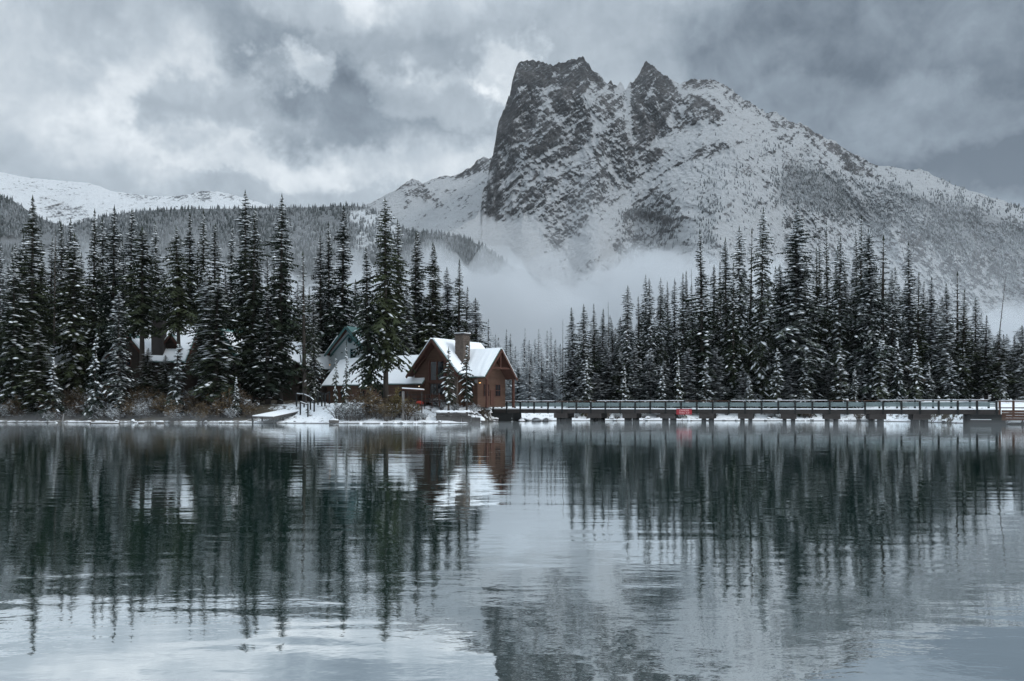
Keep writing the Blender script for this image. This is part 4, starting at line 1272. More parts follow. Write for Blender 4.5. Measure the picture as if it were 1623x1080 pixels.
GS = 'frosty shrubs on the left bank'
for i in range(84):
    u = rr.uniform(-20, 400)
    x = ux(u, 127)
    Yd = float(shore_y(x)) + rr.uniform(0.9, 8.5)
    shrub(rr.choice(['frosted', 'brown', 'brown', 'frosted']), u, Yd, rr.uniform(0.8, 1.75), 'leafless frosty shrub in the bank tangle ' + landmark(u), GS)
LOD = [('ochre', 655, 121.0, 1.05, 'yellow ochre shrub beside the snow topped shelter'), ('ochre', 632, 121, 1.1, 'ochre shrub left of the snow topped shelter post'),
       ('ochre', 622, 120.2, 0.95, 'ochre and green shrub below the lodge wall, between giant spruce and shelter'),
       ('brown', 600, 120.5, 1.25, 'brown tangled shrub round the foot of the giant spruce'), ('brown', 586, 120.2, 1.2, 'brown shrub left of the giant spruce foot'),
       ('brown', 615, 119.6, 1.0, 'low brown shrub on the bank right of the giant spruce foot'), ('frosted', 566, 120.2, 1.2, 'frosted grey shrub under the lodge wall right of the slim young spruces'),
       ('frosted', 553, 119.8, 1.1, 'frosted shrub beside the slim young spruce'), ('brown', 572, 121.5, 1.3, 'dark shrub against the left lodge wall'),
       ('frosted', 536, 120.2, 0.9, 'small frosted shrub above the snowy bank by the steps'), ('brown', 645, 119.8, 0.9, 'brown shrub at the foot of the shelter post'),
       ('frosted', 660, 119.6, 0.95, 'snow covered brush spilling down the bank right of the shelter'), ('frosted', 672, 120, 0.7, 'low white brush on the snow slope left of the stone wall'),
       ('frosted', 722, 123.5, 0.8, 'pale brush between the two thin young spruces'), ('frosted', 700, 124, 0.75, 'brush before the lodge windows left of the thin spruce'),
       ('frosted', 752, 124.5, 0.85, 'brush right of the thin drooping spruce'), ('brown', 765, 126, 0.8, 'dry brush in front of the lodge side wall'),
       ('ochre', 776, 127.5, 0.65, 'pale yellowish brush by the start of the bridge'), ('frosted', 690, 125, 0.8, 'brush below the lodge deck'),
       ('frosted', 812, 133.5, 1.0, 'frosted brush at the lodge corner behind the first railing bays')]
for (k, u, Yd, s, lab) in LOD:
    shrub(k, u, Yd, s * (1.55 if u < 650 else 1.0), lab, 'shrubs around the lodge')
for i in range(46):
    u = rr.uniform(880, 1600)
    k_ = (u - 780) / 800
    shrub(rr.choice(['frosted', 'frosted', 'brown']), u, float(shore_y(ux(u, 141))) + rr.uniform(1.0, 4.0), rr.uniform(0.5, 0.9),
          f"frosted low shrub on the far bank behind the bridge's {ordinal(bay_of(u))} bay", 'shrubs on the far bank')
# =================================================================== BUILDINGS, BRIDGE, DOCK
def plain(name, c, rough=0.8, var=0.35, scale=3.0, stripes=None, spec=0.3, bstr=0.3):
    m, t = material(name)
    tcn = t.n('ShaderNodeTexCoord')
    p = tcn.outputs['Object']
    n = t.noise(p, scale, 4, 0.65)
    col = t.mix(n, rgba([x * (1 - var) for x in c]), rgba([min(1, x * (1 + var)) for x in c]))
    nrm = None
    if stripes:
        s = t.n('ShaderNodeSeparateXYZ'); t.put(s.inputs[0], p)
        ax, per = stripes
        fr_ = t.math('FRACT', t.math('DIVIDE', s.outputs[ax], per))
        groove = t.smooth(t.math('ABSOLUTE', t.math('SUBTRACT', fr_, 0.5)), 0.36, 0.5)
        board = t.noise(t.vmath('FLOOR', t.vmath('DIVIDE', p, (1e6, 1e6, per) if ax == 2 else (per, 1e6, 1e6))), 7.3, 0, 0.5)
        col = t.mix(t.math('MULTIPLY', board, 0.5), col, rgba([x * 0.55 for x in c]))
        nrm = bump(t, t.math('SUBTRACT', 1.0, groove), 0.8, 0.05)
    else:
        nrm = bump(t, n, bstr, 0.04)
    finish(t, col, rough, nrm, spec=spec)
    return m


M_CEDAR = plain('cedar_siding', (.098, .054, .037), stripes=(2, 0.28), scale=1.2)
M_CEDARD = plain('cedar_trim', (.075, .033, .024), scale=2.5)
M_DARKWOOD = plain('dark_brown_siding', (.042, .030, .024), stripes=(2, 0.3), scale=1.2)
M_BLACKWOOD = plain('tarred_timber', (.022, .024, .024), scale=2.0)
M_BEAM = plain('weathered_beam', (.050, .044, .042), scale=1.2)
M_TEAL = plain('teal_metal_roof', (.072, .175, .165), 0.45, 0.15, stripes=(0, 0.45))
M_TEALT = plain('teal_trim', (.05, .125, .125), 0.5, 0.2)
M_BLUEGREY = plain('blue_grey_siding', (.42, .47, .49), 0.7, 0.10, stripes=(2, 0.22))
M_STONE = plain('chimney_stone', (.125, .10, .085), 0.9, 0.5, 2.2, bstr=0.7)
M_ROCK = plain('shore_rock', (.075, .072, .070), 0.9, 0.55, 1.6, bstr=0.8)
M_RAIL = plain('frosted_teal_rail', (.165, .21, .215), 0.7, 0.22, 2.0)
M_RUST = plain('rusty_steel', (.085, .045, .032), 0.85, 0.5, 3.0)
M_REDSIGN = plain('red_sign_paint', (.33, .035, .045), 0.5, 0.12)
M_REDHULL = plain('red_hull', (.55, .06, .035), 0.4, 0.15)
M_LETTER = plain('pale_lettering', (.70, .42, .42), 0.6, 0.05)
M_POLE = plain('bleached_wood', (.17, .165, .16), 0.9, 0.3)
m_glass, t = material('window_glass')
finish(t, rgba((.012, .016, .020)), 0.06, spec=0.6)
m_lamp, t = material('lamp_glow')
finish(t, rgba((1, .6, .25)), 0.5, emit=rgba((1.0, .50, .18)), estr=0.8)
m_lampw, t = material('lamp_glow_dim')
finish(t, rgba((1, .9, .75)), 0.5, emit=rgba((1.0, .80, .55)), estr=1.2)


def gable_roof(parent, T, W, zr, ze, a0, a1, mat, thick=0.22, snow=0.24, left=True, right=True, snow_cover=1.0, fascia=M_CEDARD, seed=0):
    """roof with ridge along a; T maps (across, along, z) to the parent's space. Parts: roof panels, snow, fascia boards"""
    r = random.Random(seed)
    for sg in ([-1] if left else []) + ([1] if right else []):
        nrm = Vector(T(sg * (zr - ze), 0, W)) - Vector(T(0, 0, 0)); nrm.normalize()
        poly = [T(0, a0, zr), T(sg * W, a0, ze), T(sg * W, a1, ze), T(0, a1, zr)]
        b = MB(); b.slab(poly, nrm * (thick - 0.04)); rfo = b.build('roof', M_CEDARD, parent)
        b = MB(); cc_ = sum((Vector(q_) for q_ in poly), Vector()) / 4
        b.slab([cc_ + (Vector(q_) - cc_) * 1.004 + nrm * (thick - 0.036) for q_ in poly], nrm * 0.034); b.build('metal_skin', mat, rfo)
        if snow_cover > 0:
            # snow with an uneven edge, lying on the panel
            n = 14
            ins = 0.10
            b = MB()
            top, bot = [], []
            wl = 1.0 - (1 - snow_cover)
            for i in range(n + 1):
                aa = a0 + ins + (a1 - a0 - 2 * ins) * i / n
                e0 = 0.995 - r.uniform(0, 0.018)
                s0 = max(0.0, 1 - wl) * r.uniform(0.85, 1.1)
                for s in (s0, (s0 + e0) / 2, e0):
                    p = Vector(T(sg * W * s, aa, zr + (ze - zr) * s)) + nrm * (thick + 0.004)
                    bot.append(p)
                    top.append(p + nrm * (snow * r.uniform(0.75, 1.15) * (0.75 if s == e0 else 1)))
            vs = bot + top
            N = len(bot); fs = []
            for i in range(n):
                for j in range(2):
                    k = i * 3 + j
                    fs.append((N + k, N + k + 1, N + k + 4, N + k + 3)); fs.append((k, k + 3, k + 4, k + 1))
                fs.append((i * 3, N + i * 3, N + i * 3 + 3, i * 3 + 3)); fs.append((i * 3 + 2, i * 3 + 5, N + i * 3 + 5, N + i * 3 + 2))
            fs.append((0, 1, N + 1, N)); fs.append((1, 2, N + 2, N + 1))
            k = n * 3
            fs.append((k, N + k, N + k + 1, k + 1)); fs.append((k + 1, N + k + 1, N + k + 2, k + 2))
            b.add(vs, fs)
            b.build('roof_snow', m_snow, parent, smooth=False)
        for aa, dd in ((a0, -0.07), (a1, 0.07)):
            b = MB()
            p, q = Vector(T(0, aa + dd, zr)), Vector(T(sg * (W + 0.04), aa + dd, ze - 0.04 * (zr - ze) / W))
            b.beam(p - Vector((0, 0, 0.12)), q - Vector((0, 0, 0.12)), 0.12, 0.34)
            b.build('fascia', fascia, parent)


def gable_wall(parent, T, W, zr, ze, a, thick, mat, z0=-0.6, name='wall'):
    b = MB()
    pts = [T(-W, a, z0), T(W, a, z0), T(W, a, ze), T(0, a, zr), T(-W, a, ze)]
    b.slab(pts, Vector(T(0, thick, 0)) - Vector(T(0, 0, 0)))
    return b.build(name, mat, parent)


def side_wall(parent, T, x, a0, a1, z1, thick, mat, z0=-0.6, name='wall'):
    b = MB()
    b.slab([T(x, a0, z0), T(x, a1, z0), T(x, a1, z1), T(x, a0, z1)], Vector(T(thick, 0, 0)) - Vector(T(0, 0, 0)))
    return b.build(name, mat, parent)


def window(parent, T, x, a, z, w_, h_, out, frame=M_CEDARD, bars=(1, 1), along='x', name='window'):
    """framed window on a wall; out = +-1 which way it stands proud; along: wall runs across ('x') or along the ridge ('a')"""
    def P(s, d, zz):
        return T(x + s, a + d, zz) if along == 'x' else T(x + d, a + s, zz)
    fb = MB()
    fr_ = 0.11

    def bar(s0, s1, z0, z1, d0, d1):
        fb.slab([P(s0, d0, z0), P(s1, d0, z0), P(s1, d0, z1), P(s0, d0, z1)], Vector(P(0, d1, 0)) - Vector(P(0, d0, 0)))
    d0, d1 = out * 0.004, out * 0.10
    bar(-w_ / 2 - fr_, w_ / 2 + fr_, z - fr_, z, d0, d1); bar(-w_ / 2 - fr_, w_ / 2 + fr_, z + h_, z + h_ + fr_, d0, d1)
    bar(-w_ / 2 - fr_, -w_ / 2, z, z + h_, d0, d1); bar(w_ / 2, w_ / 2 + fr_, z, z + h_, d0, d1)
    for i in range(1, bars[0]):
        s = -w_ / 2 + w_ * i / bars[0]
        bar(s - 0.04, s + 0.04, z, z + h_, out * 0.03, out * 0.085)
    for i in range(1, bars[1]):
        zz = z + h_ * i / bars[1]
        bar(-w_ / 2, w_ / 2, zz - 0.035, zz + 0.035, out * 0.032, out * 0.08)
    fo = fb.build(name, frame, parent)
    gb = MB()
    gb.slab([P(-w_ / 2, out * 0.006, z), P(w_ / 2, out * 0.006, z), P(w_ / 2, out * 0.006, z + h_), P(-w_ / 2, out * 0.006, z + h_)],
            Vector(P(0, out * 0.028, 0)) - Vector(P(0, out * 0.006, 0)))
    gb.build('pane', m_glass, fo)
    return fo


def lamp(parent, p, mat=None, r=0.10):
    b = MB(); b.box((p[0], p[1], p[2]), (r * 1.6, r * 1.6, r * 2.0))
    lo = b.build('wall_lamp', M_BLACKWOOD, parent)
    c = MB(); c.box((p[0], p[1], p[2] - r * 1.7), (r * 1.9, r * 1.9, r * 1.7))
    c.build('bulb', mat or m_lamp, lo)


def stones(parent, faces, seed, size=(0.34, 0.24), name='stonework', mat=None):
    """rubble facing: separate thick stones on rectangles given as (origin, along, up, out)"""
    r = random.Random(seed)
    b = MB()
    for (o, a, u_, n_) in faces:
        o, a, u_, n_ = Vector(o), Vector(a), Vector(u_), Vector(n_)
        la, lu = a.length, u_.length
        a.normalize(); u_.normalize(); n_.normalize()
        z = 0.0
        while z < lu - 0.05:
            h = min(lu - z, size[1] * r.uniform(0.7, 1.4)); s = -r.uniform(0, 0.15)
            while s < la - 0.05:
                w_ = min(la - s, size[0] * r.uniform(0.6, 1.6))
                x0 = max(0, s) + 0.018; x1 = s + w_ - 0.018
                d = r.uniform(0.03, 0.12)
                if x1 > x0 + 0.04:
                    j = lambda: r.uniform(-.02, .02)
                    pts = [o + a * (x0 + j()) + u_ * (z + .02), o + a * (x1 + j()) + u_ * (z + .02), o + a * (x1 + j()) + u_ * (z + h - .02), o + a * (x0 + j()) + u_ * (z + h - .02)]
                    mid = sum(pts, Vector()) / 4
                    b.add(pts + [mid + (p - mid) * 0.82 + n_ * d for p in pts], [(0, 1, 5, 4), (1, 2, 6, 5), (2, 3, 7, 6), (3, 0, 4, 7), (4, 5, 6, 7)])
                s += w_
            z += h
    return b.build(name, mat or M_STONE, parent, kind='stuff')


# ------------------------------------------------------------------ the timber lodge
TH = math.radians(35)
lodge = thing('lodge', 'brown timber lodge with steep snow covered roofs and a stone chimney by the bridge', 'lodge', (-12.1, 128.0, 3.05), -TH)
Tm = lambda x, a, z: (x, a, z)                        # main block: ridge runs back from the gable
Tw = lambda x, a, z: (a, 5.0 - x, z)                  # right wing: ridge runs along local X
Tl = lambda x, a, z: (-a, 4.2 - x, z)                 # left wing: ridge runs the other way
gable_wall(lodge, Tm, 4.75, 9.75, 4.55, 0.0, 0.3, M_CEDAR)
gable_wall(lodge, Tm, 4.75, 9.75, 4.55, 10.6, 0.3, M_CEDAR)
side_wall(lodge, Tm, 4.45, 0.3, 10.6, 4.5, 0.28, M_CEDAR)
side_wall(lodge, Tm, -4.75, 0.3, 10.6, 4.5, 0.28, M_CEDAR)
gable_roof(lodge, Tm, 5.35, 10.15, 4.35, -1.3, 11.4, M_TEAL, seed=1)
# right wing, its deep porch gable turned to the bridge
gable_wall(lodge, Tw, 3.75, 8.1, 4.0, 7.0, 0.3, M_CEDAR)
side_wall(lodge, Tw, 3.45, 4.8, 7.0, 3.95, 0.28, M_CEDAR)
side_wall(lodge, Tw, -3.75, 4.8, 7.0, 3.95, 0.28, M_CEDAR)
gable_roof(lodge, Tw, 4.3, 8.55, 3.9, 0.8, 9.25, M_TEAL, seed=2)
b = MB()
for x in (-3.6, 3.6):
    b2 = MB(); b2.box(Tw(x, 9.0, 1.6), (0.34, 0.34, 4.6)); b2.build('porch_post', M_CEDARD, lodge)
b.beam(Tw(-2.6, 9.0, 5.6), Tw(2.6, 9.0, 5.6), 0.22, 0.28); b.build('tie_beam', M_CEDARD, lodge)
b = MB(); b.beam(Tw(0, 9.0, 5.7), Tw(0, 9.0, 8.2), 0.22, 0.22); b.build('king_post', M_CEDARD, lodge)
# left wing
side_wall(lodge, Tl, 4.0, 3.2, 25.4, 3.1, 0.3, M_CEDAR)
side_wall(lodge, Tl, -4.3, 3.2, 25.4, 3.1, 0.3, M_CEDAR)
gable_wall(lodge, Tl, 4.25, 7.5, 3.1, 25.4, 0.3, M_CEDAR)
gable_roof(lodge, Tl, 4.75, 8.0, 3.0, 2.5, 26.4, M_TEAL, seed=3)
# windows of the great gable
window(lodge, Tm, -0.62, 0.0, 3.75, 1.20, 2.95, -1, bars=(1, 1))
window(lodge, Tm, 0.86, 0.0, 3.75, 1.20, 2.95, -1, bars=(1, 1))
window(lodge, Tm, -0.62, 0.0, 1.5, 1.10, 1.55, -1, bars=(2, 2), frame=M_BEAM)
window(lodge, Tm, 0.86, 0.0, 1.5, 1.10, 1.55, -1, bars=(2, 2), frame=M_BEAM)
b = MB(); b.box((0.12, -0.10, 3.45), (4.2, 0.2, 0.34)); b.build('lintel', M_CEDARD, lodge)
for x in (-1.6, 1.85):
    b = MB(); b.box((x, -0.10, 3.2), (0.32, 0.19, 7.6 if x < 0 else 7.2)); b.build('timber_post', M_CEDARD, lodge)
for x0, z0, x1, z1 in ((-4.2, 5.0, -1.7, 7.5), (4.2, 5.0, 1.95, 7.3)):
    b = MB(); b.beam((x0, -0.75, z0), (x1, -0.75, z1), 0.2, 0.2); b.build('brace', M_CEDARD, lodge)
window(lodge, Tw, 3.75, 5.9, 1.0, 0.95, 1.9, 1, bars=(1, 2), along='a')
window(lodge, Tw, -1.6, 7.3, 1.2, 1.3, 1.8, 1, bars=(2, 2)); window(lodge, Tw, 1.5, 7.3, 1.2, 1.3, 1.8, 1, bars=(2, 2))
b = MB(); b.slab([Tw(-0.55, 7.33, -0.3), Tw(0.45, 7.33, -0.3), Tw(0.45, 7.33, 2.1), Tw(-0.55, 7.33, 2.1)], Vector(Tw(0, 0.08, 0)) - Vector(Tw(0, 0, 0)))
b.build('door', M_CEDARD, lodge)
for k in range(4):
    window(lodge, Tl, 4.3, 7.5 + k * 4.6, 0.9, 1.3, 1.25, 1, bars=(2, 1), along='a')
# stone pier on the front wall and the chimney
b = MB(); b.box((3.45, -0.16, 2.0), (2.0, 0.32, 5.6)); pier_ = b.build('stone_pier', M_STONE, lodge)
stones(pier_, [((2.45, -0.32, -0.8), (2.0, 0, 0), (0, 0, 5.6), (0, -1, 0))], 5)
CHX, CHY = 3.45, 2.3
b = MB(); b.box((CHX, CHY, 8.0), (1.7, 1.6, 5.9)); chim = b.build('chimney', M_STONE, lodge)
stones(chim, [((CHX - .85, CHY - .80, 5.4), (1.7, 0, 0), (0, 0, 5.4), (0, -1, 0)), ((CHX + .85, CHY - .80, 5.4), (0, 1.6, 0), (0, 0, 5.4), (1, 0, 0)),
              ((CHX - .85, CHY + .80, 5.4), (0, -1.6, 0), (0, 0, 5.4), (-1, 0, 0))], 6)
b = MB(); b.box((CHX, CHY, 11.06), (2.2, 2.05, 0.2)); b.build('cap', M_BEAM, chim)
b = MB(); b.box((CHX, CHY, 11.23), (2.0, 1.85, 0.13)); b.build('cap_snow', m_snow, chim)
lamp(lodge, (8.3, 0.55, 3.35)); lamp(lodge, (-3.6, -0.2, 2.9), m_lampw, 0.07)
b = MB(); b.box((7.5, 0.60, 3.4), (0.5, 0.12, 0.55)); b.build('wall_plaque', M_POLE, lodge)
# front deck with railing
b = MB(); b.box((-1.0, -1.9, 0.35), (9.0, 3.2, 0.24)); dk = b.build('deck', M_BEAM, lodge)
for z in (0.75, 1.35):
    b = MB(); b.box((-1.0, -3.4, z), (9.0, 0.1, 0.12)); b.build('rail', M_BEAM, dk)
for i in range(7):
    b = MB(); b.box((-5.4 + i * 1.467, -3.4, 0.5), (0.14, 0.14, 2.0)); b.build('post', M_CEDARD, dk)


# ------------------------------------------------------------------ other houses
def house(name, label, cat, loc, rz, hw, ln, ze, zr, wall, roof=M_TEAL, trim=M_CEDARD, snow_cover=1.0, wins=(), over=0.6, seed=0):
    h = thing(name, label, cat, loc, rz)
    T = Tm
    wz = zr - 0.35
    gable_wall(h, T, hw, wz, ze, 0.0, 0.25, wall, z0=-1.5)
    gable_wall(h, T, hw, wz, ze, ln - 0.25, 0.25, wall, z0=-1.5)
    side_wall(h, T, hw - 0.25, 0.25, ln - 0.25, ze - 0.05, 0.24, wall, z0=-1.5)
    side_wall(h, T, -hw, 0.25, ln - 0.25, ze - 0.05, 0.24, wall, z0=-1.5)
    sl = (zr - ze) / hw
    gable_roof(h, T, hw + over, zr, ze - over * sl, -over - 0.2, ln + over, roof, snow_cover=snow_cover, fascia=trim, seed=seed)
    for (face, s, z, w_, h_) in wins:
        if face == 'front':
            window(h, T, s, 0.0, z, w_, h_, -1, frame=trim, bars=(2, 2))
        elif face == 'right':
            window(h, T, hw, s, z, w_, h_, 1, frame=trim, bars=(2, 2), along='a')
        else:
            window(h, T, -hw, s, z, w_, h_, -1, frame=trim, bars=(2, 2), along='a')
    return h


def gz(x, y):
    return float(ground_z(x, y))


# grey-blue house
p = at(553, 519, 145)
bh = house('house', 'tall grey blue house with teal trimmed gable and round attic window', 'house', (p.x, p.y, 4.2), math.radians(-30), 4.5, 9.0,
           p.z - 4.2 - 4.4, p.z - 4.2, M_BLUEGREY, trim=M_TEALT, snow_cover=0.62, seed=11,
           wins=(('front', 1.0, 7.2, 1.0, 1.5), ('front', -1.8, 4.0, 1.0, 1.4), ('front', 1.6, 3.8, 1.0, 1.4), ('right', 3.0, 4.0, 1.0, 1.4), ('left', 3.0, 5.0, 1.0, 1.4)))
ztop = p.z - 4.2
b = MB()
b.tube([(0.35, -0.02, ztop - 2.3), (0.35, -0.12, ztop - 2.3)], 0.62, 16); rw = b.build('round_window', M_TEALT, bh)
b = MB(); b.tube([(0.35, -0.125, ztop - 2.3), (0.35, -0.15, ztop - 2.3)], 0.42, 16); b.build('pane', m_glass, rw)
b = MB(); b.beam((-4.5, -0.16, ztop - 5.2), (0.0, -0.16, ztop - 1.35), 0.1, 0.3); b.build('trim_board', M_TEALT, bh)
b = MB(); b.beam((4.5, -0.16, ztop - 5.2), (0.0, -0.16, ztop - 1.35), 0.1, 0.3); b.build('trim_board', M_TEALT, bh)
lamp(bh, (-4.75, 0.2, 577 and (CH + (HZ - 577) * 147 / F - 4.2)))

# dark lodge building with chimney, behind the left trees
xa = ux(195, 150)
g0 = 5.4
ca = house('cabin', 'large dark brown cabin with snowy teal roof and chimney behind the left trees', 'cabin', (xa, 150, g0), math.radians(-90), 6.0, 13.9, 5.6, 12.0,
           M_DARKWOOD, seed=12, wins=(('right', 4.2, 1.2, 1.4, 1.6), ('right', 10.5, 1.2, 1.4, 1.6), ('front', 0.0, 2.0, 1.4, 1.6)))


def cross_gable(parent, a, W, zr, ze, x0, x1, seed):
    Tc = lambda x, al, z: (al, a + x, z)
    gable_wall(parent, Tc, W, zr - 0.3, ze, x1 - 0.25, 0.25, M_DARKWOOD, z0=-1.5)
    gable_roof(parent, Tc, W + 0.45, zr, ze - 0.5, x0, x1 + 0.6, M_TEAL, seed=seed, snow_cover=0.8)
    window(parent, Tc, 0, x1, ze - 1.8, 1.3, 1.5, 1, frame=M_CEDARD, bars=(2, 2))


cross_gable(ca, 4.2, 3.1, 10.1, 6.3, 0.5, 7.2, 13)
cross_gable(ca, 11.1, 1.5, 10.2, 8.0, 0.5, 4.6, 14)
b = MB(); b.box((5.0, 9.0, 8.0), (1.6, 2.1, 9.0)); cc = b.build('chimney', M_BEAM, ca)
b = MB(); b.box((5.0, 9.0, 12.6), (1.8, 2.3, 0.16)); b.build('cap', M_BEAM, cc)
b = MB(); b.box((7.6, 4.4, 0.6), (2.2, 8.4, 0.2)); bl = b.build('balcony', M_BEAM, ca)
b = MB(); b.box((8.65, 4.4, 1.15), (0.10, 8.4, 0.7)); b.build('parapet', M_POLE, bl)
for i in range(4):
    b = MB(); b.box((8.5, 0.5 + i * 2.6, -1.2), (0.2, 0.2, 3.6)); b.build('post', M_BLACKWOOD, bl)

p = at(352, 522, 146)
house('cabin', 'dark cabin with teal edged snowy roof slope, half hidden left of the great double spruce', 'cabin', (p.x, p.y, 5.2), math.radians(-25), 3.3, 8.0,
      p.z - 5.2 - 4.2, p.z - 5.2, M_DARKWOOD, trim=M_TEALT, seed=15, snow_cover=0.85, wins=(('front', 0, 3.0, 1.3, 1.4),))
x0 = ux(404, 153)
cb = house('cabin', 'long dark cabin with straight snow roof behind the dock trees', 'cabin', (x0, 153, 5.0), math.radians(-90), 4.0, 9.6, 6.0, 9.6, M_DARKWOOD, seed=16,
           wins=(('right', 2.5, 1.6, 1.3, 1.4), ('right', 6.8, 1.6, 1.3, 1.4)))
b = MB(); b.box((5.0, 2.0, 2.2), (2.0, 4.6, 0.2)); bl = b.build('balcony', M_BEAM, cb)
b = MB(); b.box((6.0, 2.0, 2.75), (0.1, 4.6, 0.8)); b.build('parapet', M_POLE, bl)
x0 = ux(72, 141)
house('cabin', 'small cabin with bright snow roof glimpsed between the far left spruces', 'cabin', (x0, 141, 5.4), math.radians(-80), 3.4, 4.6, 4.0, 7.6, M_DARKWOOD, seed=17,
      wins=(('right', 2.2, 1.0, 1.2, 1.3),))
x0 = ux(483, 150)
house('cabin', 'dark brown cabin wedged between the spindly spruce and the grey blue house', 'cabin', (x0, 150, 4.6), math.radians(-70), 2.6, 4.4, 5.2, 7.6, M_DARKWOOD, seed=18,
      wins=(('right', 2.2, 1.6, 1.2, 1.3),))

# ------------------------------------------------------------------ bridge
BL = math.hypot(PXR - PXL, PYR - PYL)
BA = math.atan2(PYR - PYL, PXR - PXL)
bridge = thing('bridge', 'long low timber bridge with pale railings crossing the lake outlet', 'bridge', (PXL, PYL, 0), BA)
BAY = BL / NBAY
WB = 4.4
b = MB(); b.box((BL / 2, 0.12, 1.76), (BL + 0.6, 0.3, 0.68)); b.build('girder', M_BEAM, bridge)
b = MB(); b.box((BL / 2, WB - 0.12, 1.76), (BL + 0.6, 0.3, 0.68)); b.build('girder', M_BEAM, bridge)
b = MB(); b.box((BL / 2, WB / 2, 2.02), (BL + 0.7, WB + 0.2, 0.14)); b.build('deck', M_BEAM, bridge)
# snow on the deck: one lumpy strip
n = 260; r = random.Random(3)
vs, fs = [], []
for i in range(n + 1):
    x = -0.3 + (BL + 0.6) * i / n
    hgt_ = 0.13 + 0.05 * r.random()
    vs += [(x, -0.16, 2.094), (x, -0.15, 2.10 + hgt_ * r.uniform(.8, 1.1)), (x, WB * 0.5, 2.10 + hgt_), (x, WB + 0.1, 2.094 + hgt_), (x, WB + 0.12, 2.094)]
for i in range(n):
    for j in range(4):
        a_ = i * 5 + j
        fs.append((a_, a_ + 5, a_ + 6, a_ + 1))
b = MB(); b.add(vs, fs); b.build('deck_snow', m_snow, bridge)
# shared meshes for the repeated pieces
pm = MB(); pm.box((0, 0, 0), (0.27, 0.22, 2.0)); pm = pm.mesh('post'); pm.materials.append(M_BLACKWOOD)
cm_ = MB(); cm_.box((0, 0, 0), (0.19, 0.19, 0.07)); cm_ = cm_.mesh('post_snow'); cm_.materials.append(m_snow)
rm = MB(); rm.box((0, 0, 0), (BAY - 0.18, 0.05, 0.185)); rm = rm.mesh('rail'); rm.materials.append(M_RAIL)
fm = MB(); fm.box((0, 0, 0), (BAY - 0.02, 0.12, 0.10)); fm = fm.mesh('top_rail'); fm.materials.append(M_RUST)
fs_ = MB(); fs_.box((0, 0, 0), (BAY - 0.05, 0.13, 0.08)); fs_ = fs_.mesh('rail_snow'); fs_.materials.append(m_snow)
r = random.Random(8)
for i in range(NBAY + 1):
    po = link('post', pm, None, bridge); po.location = (i * BAY, -0.06, 2.36); po.rotation_euler = (0, 0, r.uniform(-.04, .04))
    if r.random() < 0.4:
        so = link('snow_cap', cm_, None, po); so.location = (0, 0, 1.0)
    po = link('post', pm, None, bridge); po.location = (i * BAY, WB, 2.52)
for i in range(NBAY):
    for z in (2.62, 2.85, 3.08):
        ro = link('rail', rm, None, bridge); ro.location = ((i + .5) * BAY, 0.0, z + r.uniform(-.008, .008)); ro.rotation_euler = (r.uniform(-.05, .05), 0, 0)
    for z in (2.66, 2.98):
        ro = link('rail', rm, None, bridge); ro.location = ((i + .5) * BAY, WB, z)
    ro = link('top_rail', fm, None, bridge); ro.location = ((i + .5) * BAY, WB, 3.44)
    if i % 9 not in (4, 5, 6):
        so = link('rail_snow', fs_, None, ro); so.location = (0, 0, 0.095)
# piers: a cap on six round piles
capm = MB(); capm.box((0, 0, -0.16), (2.3, WB + 0.5, 0.78)); capm = capm.mesh('pier_cap'); capm.materials.append(M_BEAM)
pilem = MB(); pilem.tube([(0, 0, -2.4), (0, 0, 1.0)], 0.27, 8); pilem = pilem.mesh('pile', True); pilem.materials.append(M_BLACKWOOD)
for pu in (889, 942.5, 998, 1058, 1120, 1182, 1250, 1319, 1391, 1461):
    tn = (pu - CX) / F
    s = (tn * PYL - PXL) / (math.cos(BA) - tn * math.sin(BA))
    co = link('pier_cap', capm, None, bridge); co.location = (s, WB / 2, 1.18)
    for dx in (-0.62, 0.62):
        for dy in (0.35, WB / 2, WB - 0.35):
            pl = link('pile', pilem, None, co); pl.location = (dx + r.uniform(-.06, .06), dy - WB / 2, -1.23)
b = MB(); b.box((1.3, WB / 2, 0.45), (4.6, WB + 0.4, 1.9)); b.build('abutment', M_BLACKWOOD, bridge)
b = MB(); b.box((BL - 1.1, WB / 2, 0.45), (4.4, WB + 0.4, 1.9)); b.build('abutment', M_BLACKWOOD, bridge)
b = MB(); b.box((BL - 2.2, -1.2, 0.62), (2.6, 0.5, 0.10)); b.build('ledge', M_BEAM, bridge)
b = MB(); b.box((BL - 2.2, -1.2, 0.70), (2.5, 0.46, 0.06)); b.build('ledge_snow', m_snow, bridge)

# red sign on the girder
ca_, sa_ = math.cos(BA), math.sin(BA)


def on_bridge(x, y, z):
    return (PXL + x * ca_ - y * sa_, PYL + x * sa_ + y * ca_, z)


sg = thing('sign', 'red sign with two lines of pale lettering on the bridge girder', 'sign', on_bridge(32.3, -0.24, 1.26), BA)
b = MB(); b.box((0, 0, 0.45), (2.42, 0.06, 0.90)); b.build('board', M_REDSIGN, sg)
for txt, z, sz in (('DANGER', 0.53, 0.30), ('THIN  ICE', 0.14, 0.30)):
    fc = bpy.data.curves.new('lettering', 'FONT'); fc.body = txt; fc.align_x = 'CENTER'; fc.size = sz * 1.25; fc.extrude = 0.004; fc.offset = 0.006
    fc.materials.append(M_LETTER)
    tmp = bpy.data.objects.new('lettering', fc); COL.objects.link(tmp)
    me_ = bpy.data.meshes.new_from_object(tmp.evaluated_get(bpy.context.evaluated_depsgraph_get()))
    bpy.data.objects.remove(tmp)
    fo = bpy.data.objects.new('lettering', me_); COL.objects.link(fo); fo.parent = sg
    fo.location = (0, -0.036, z); fo.rotation_euler = (math.radians(90), 0, 0)

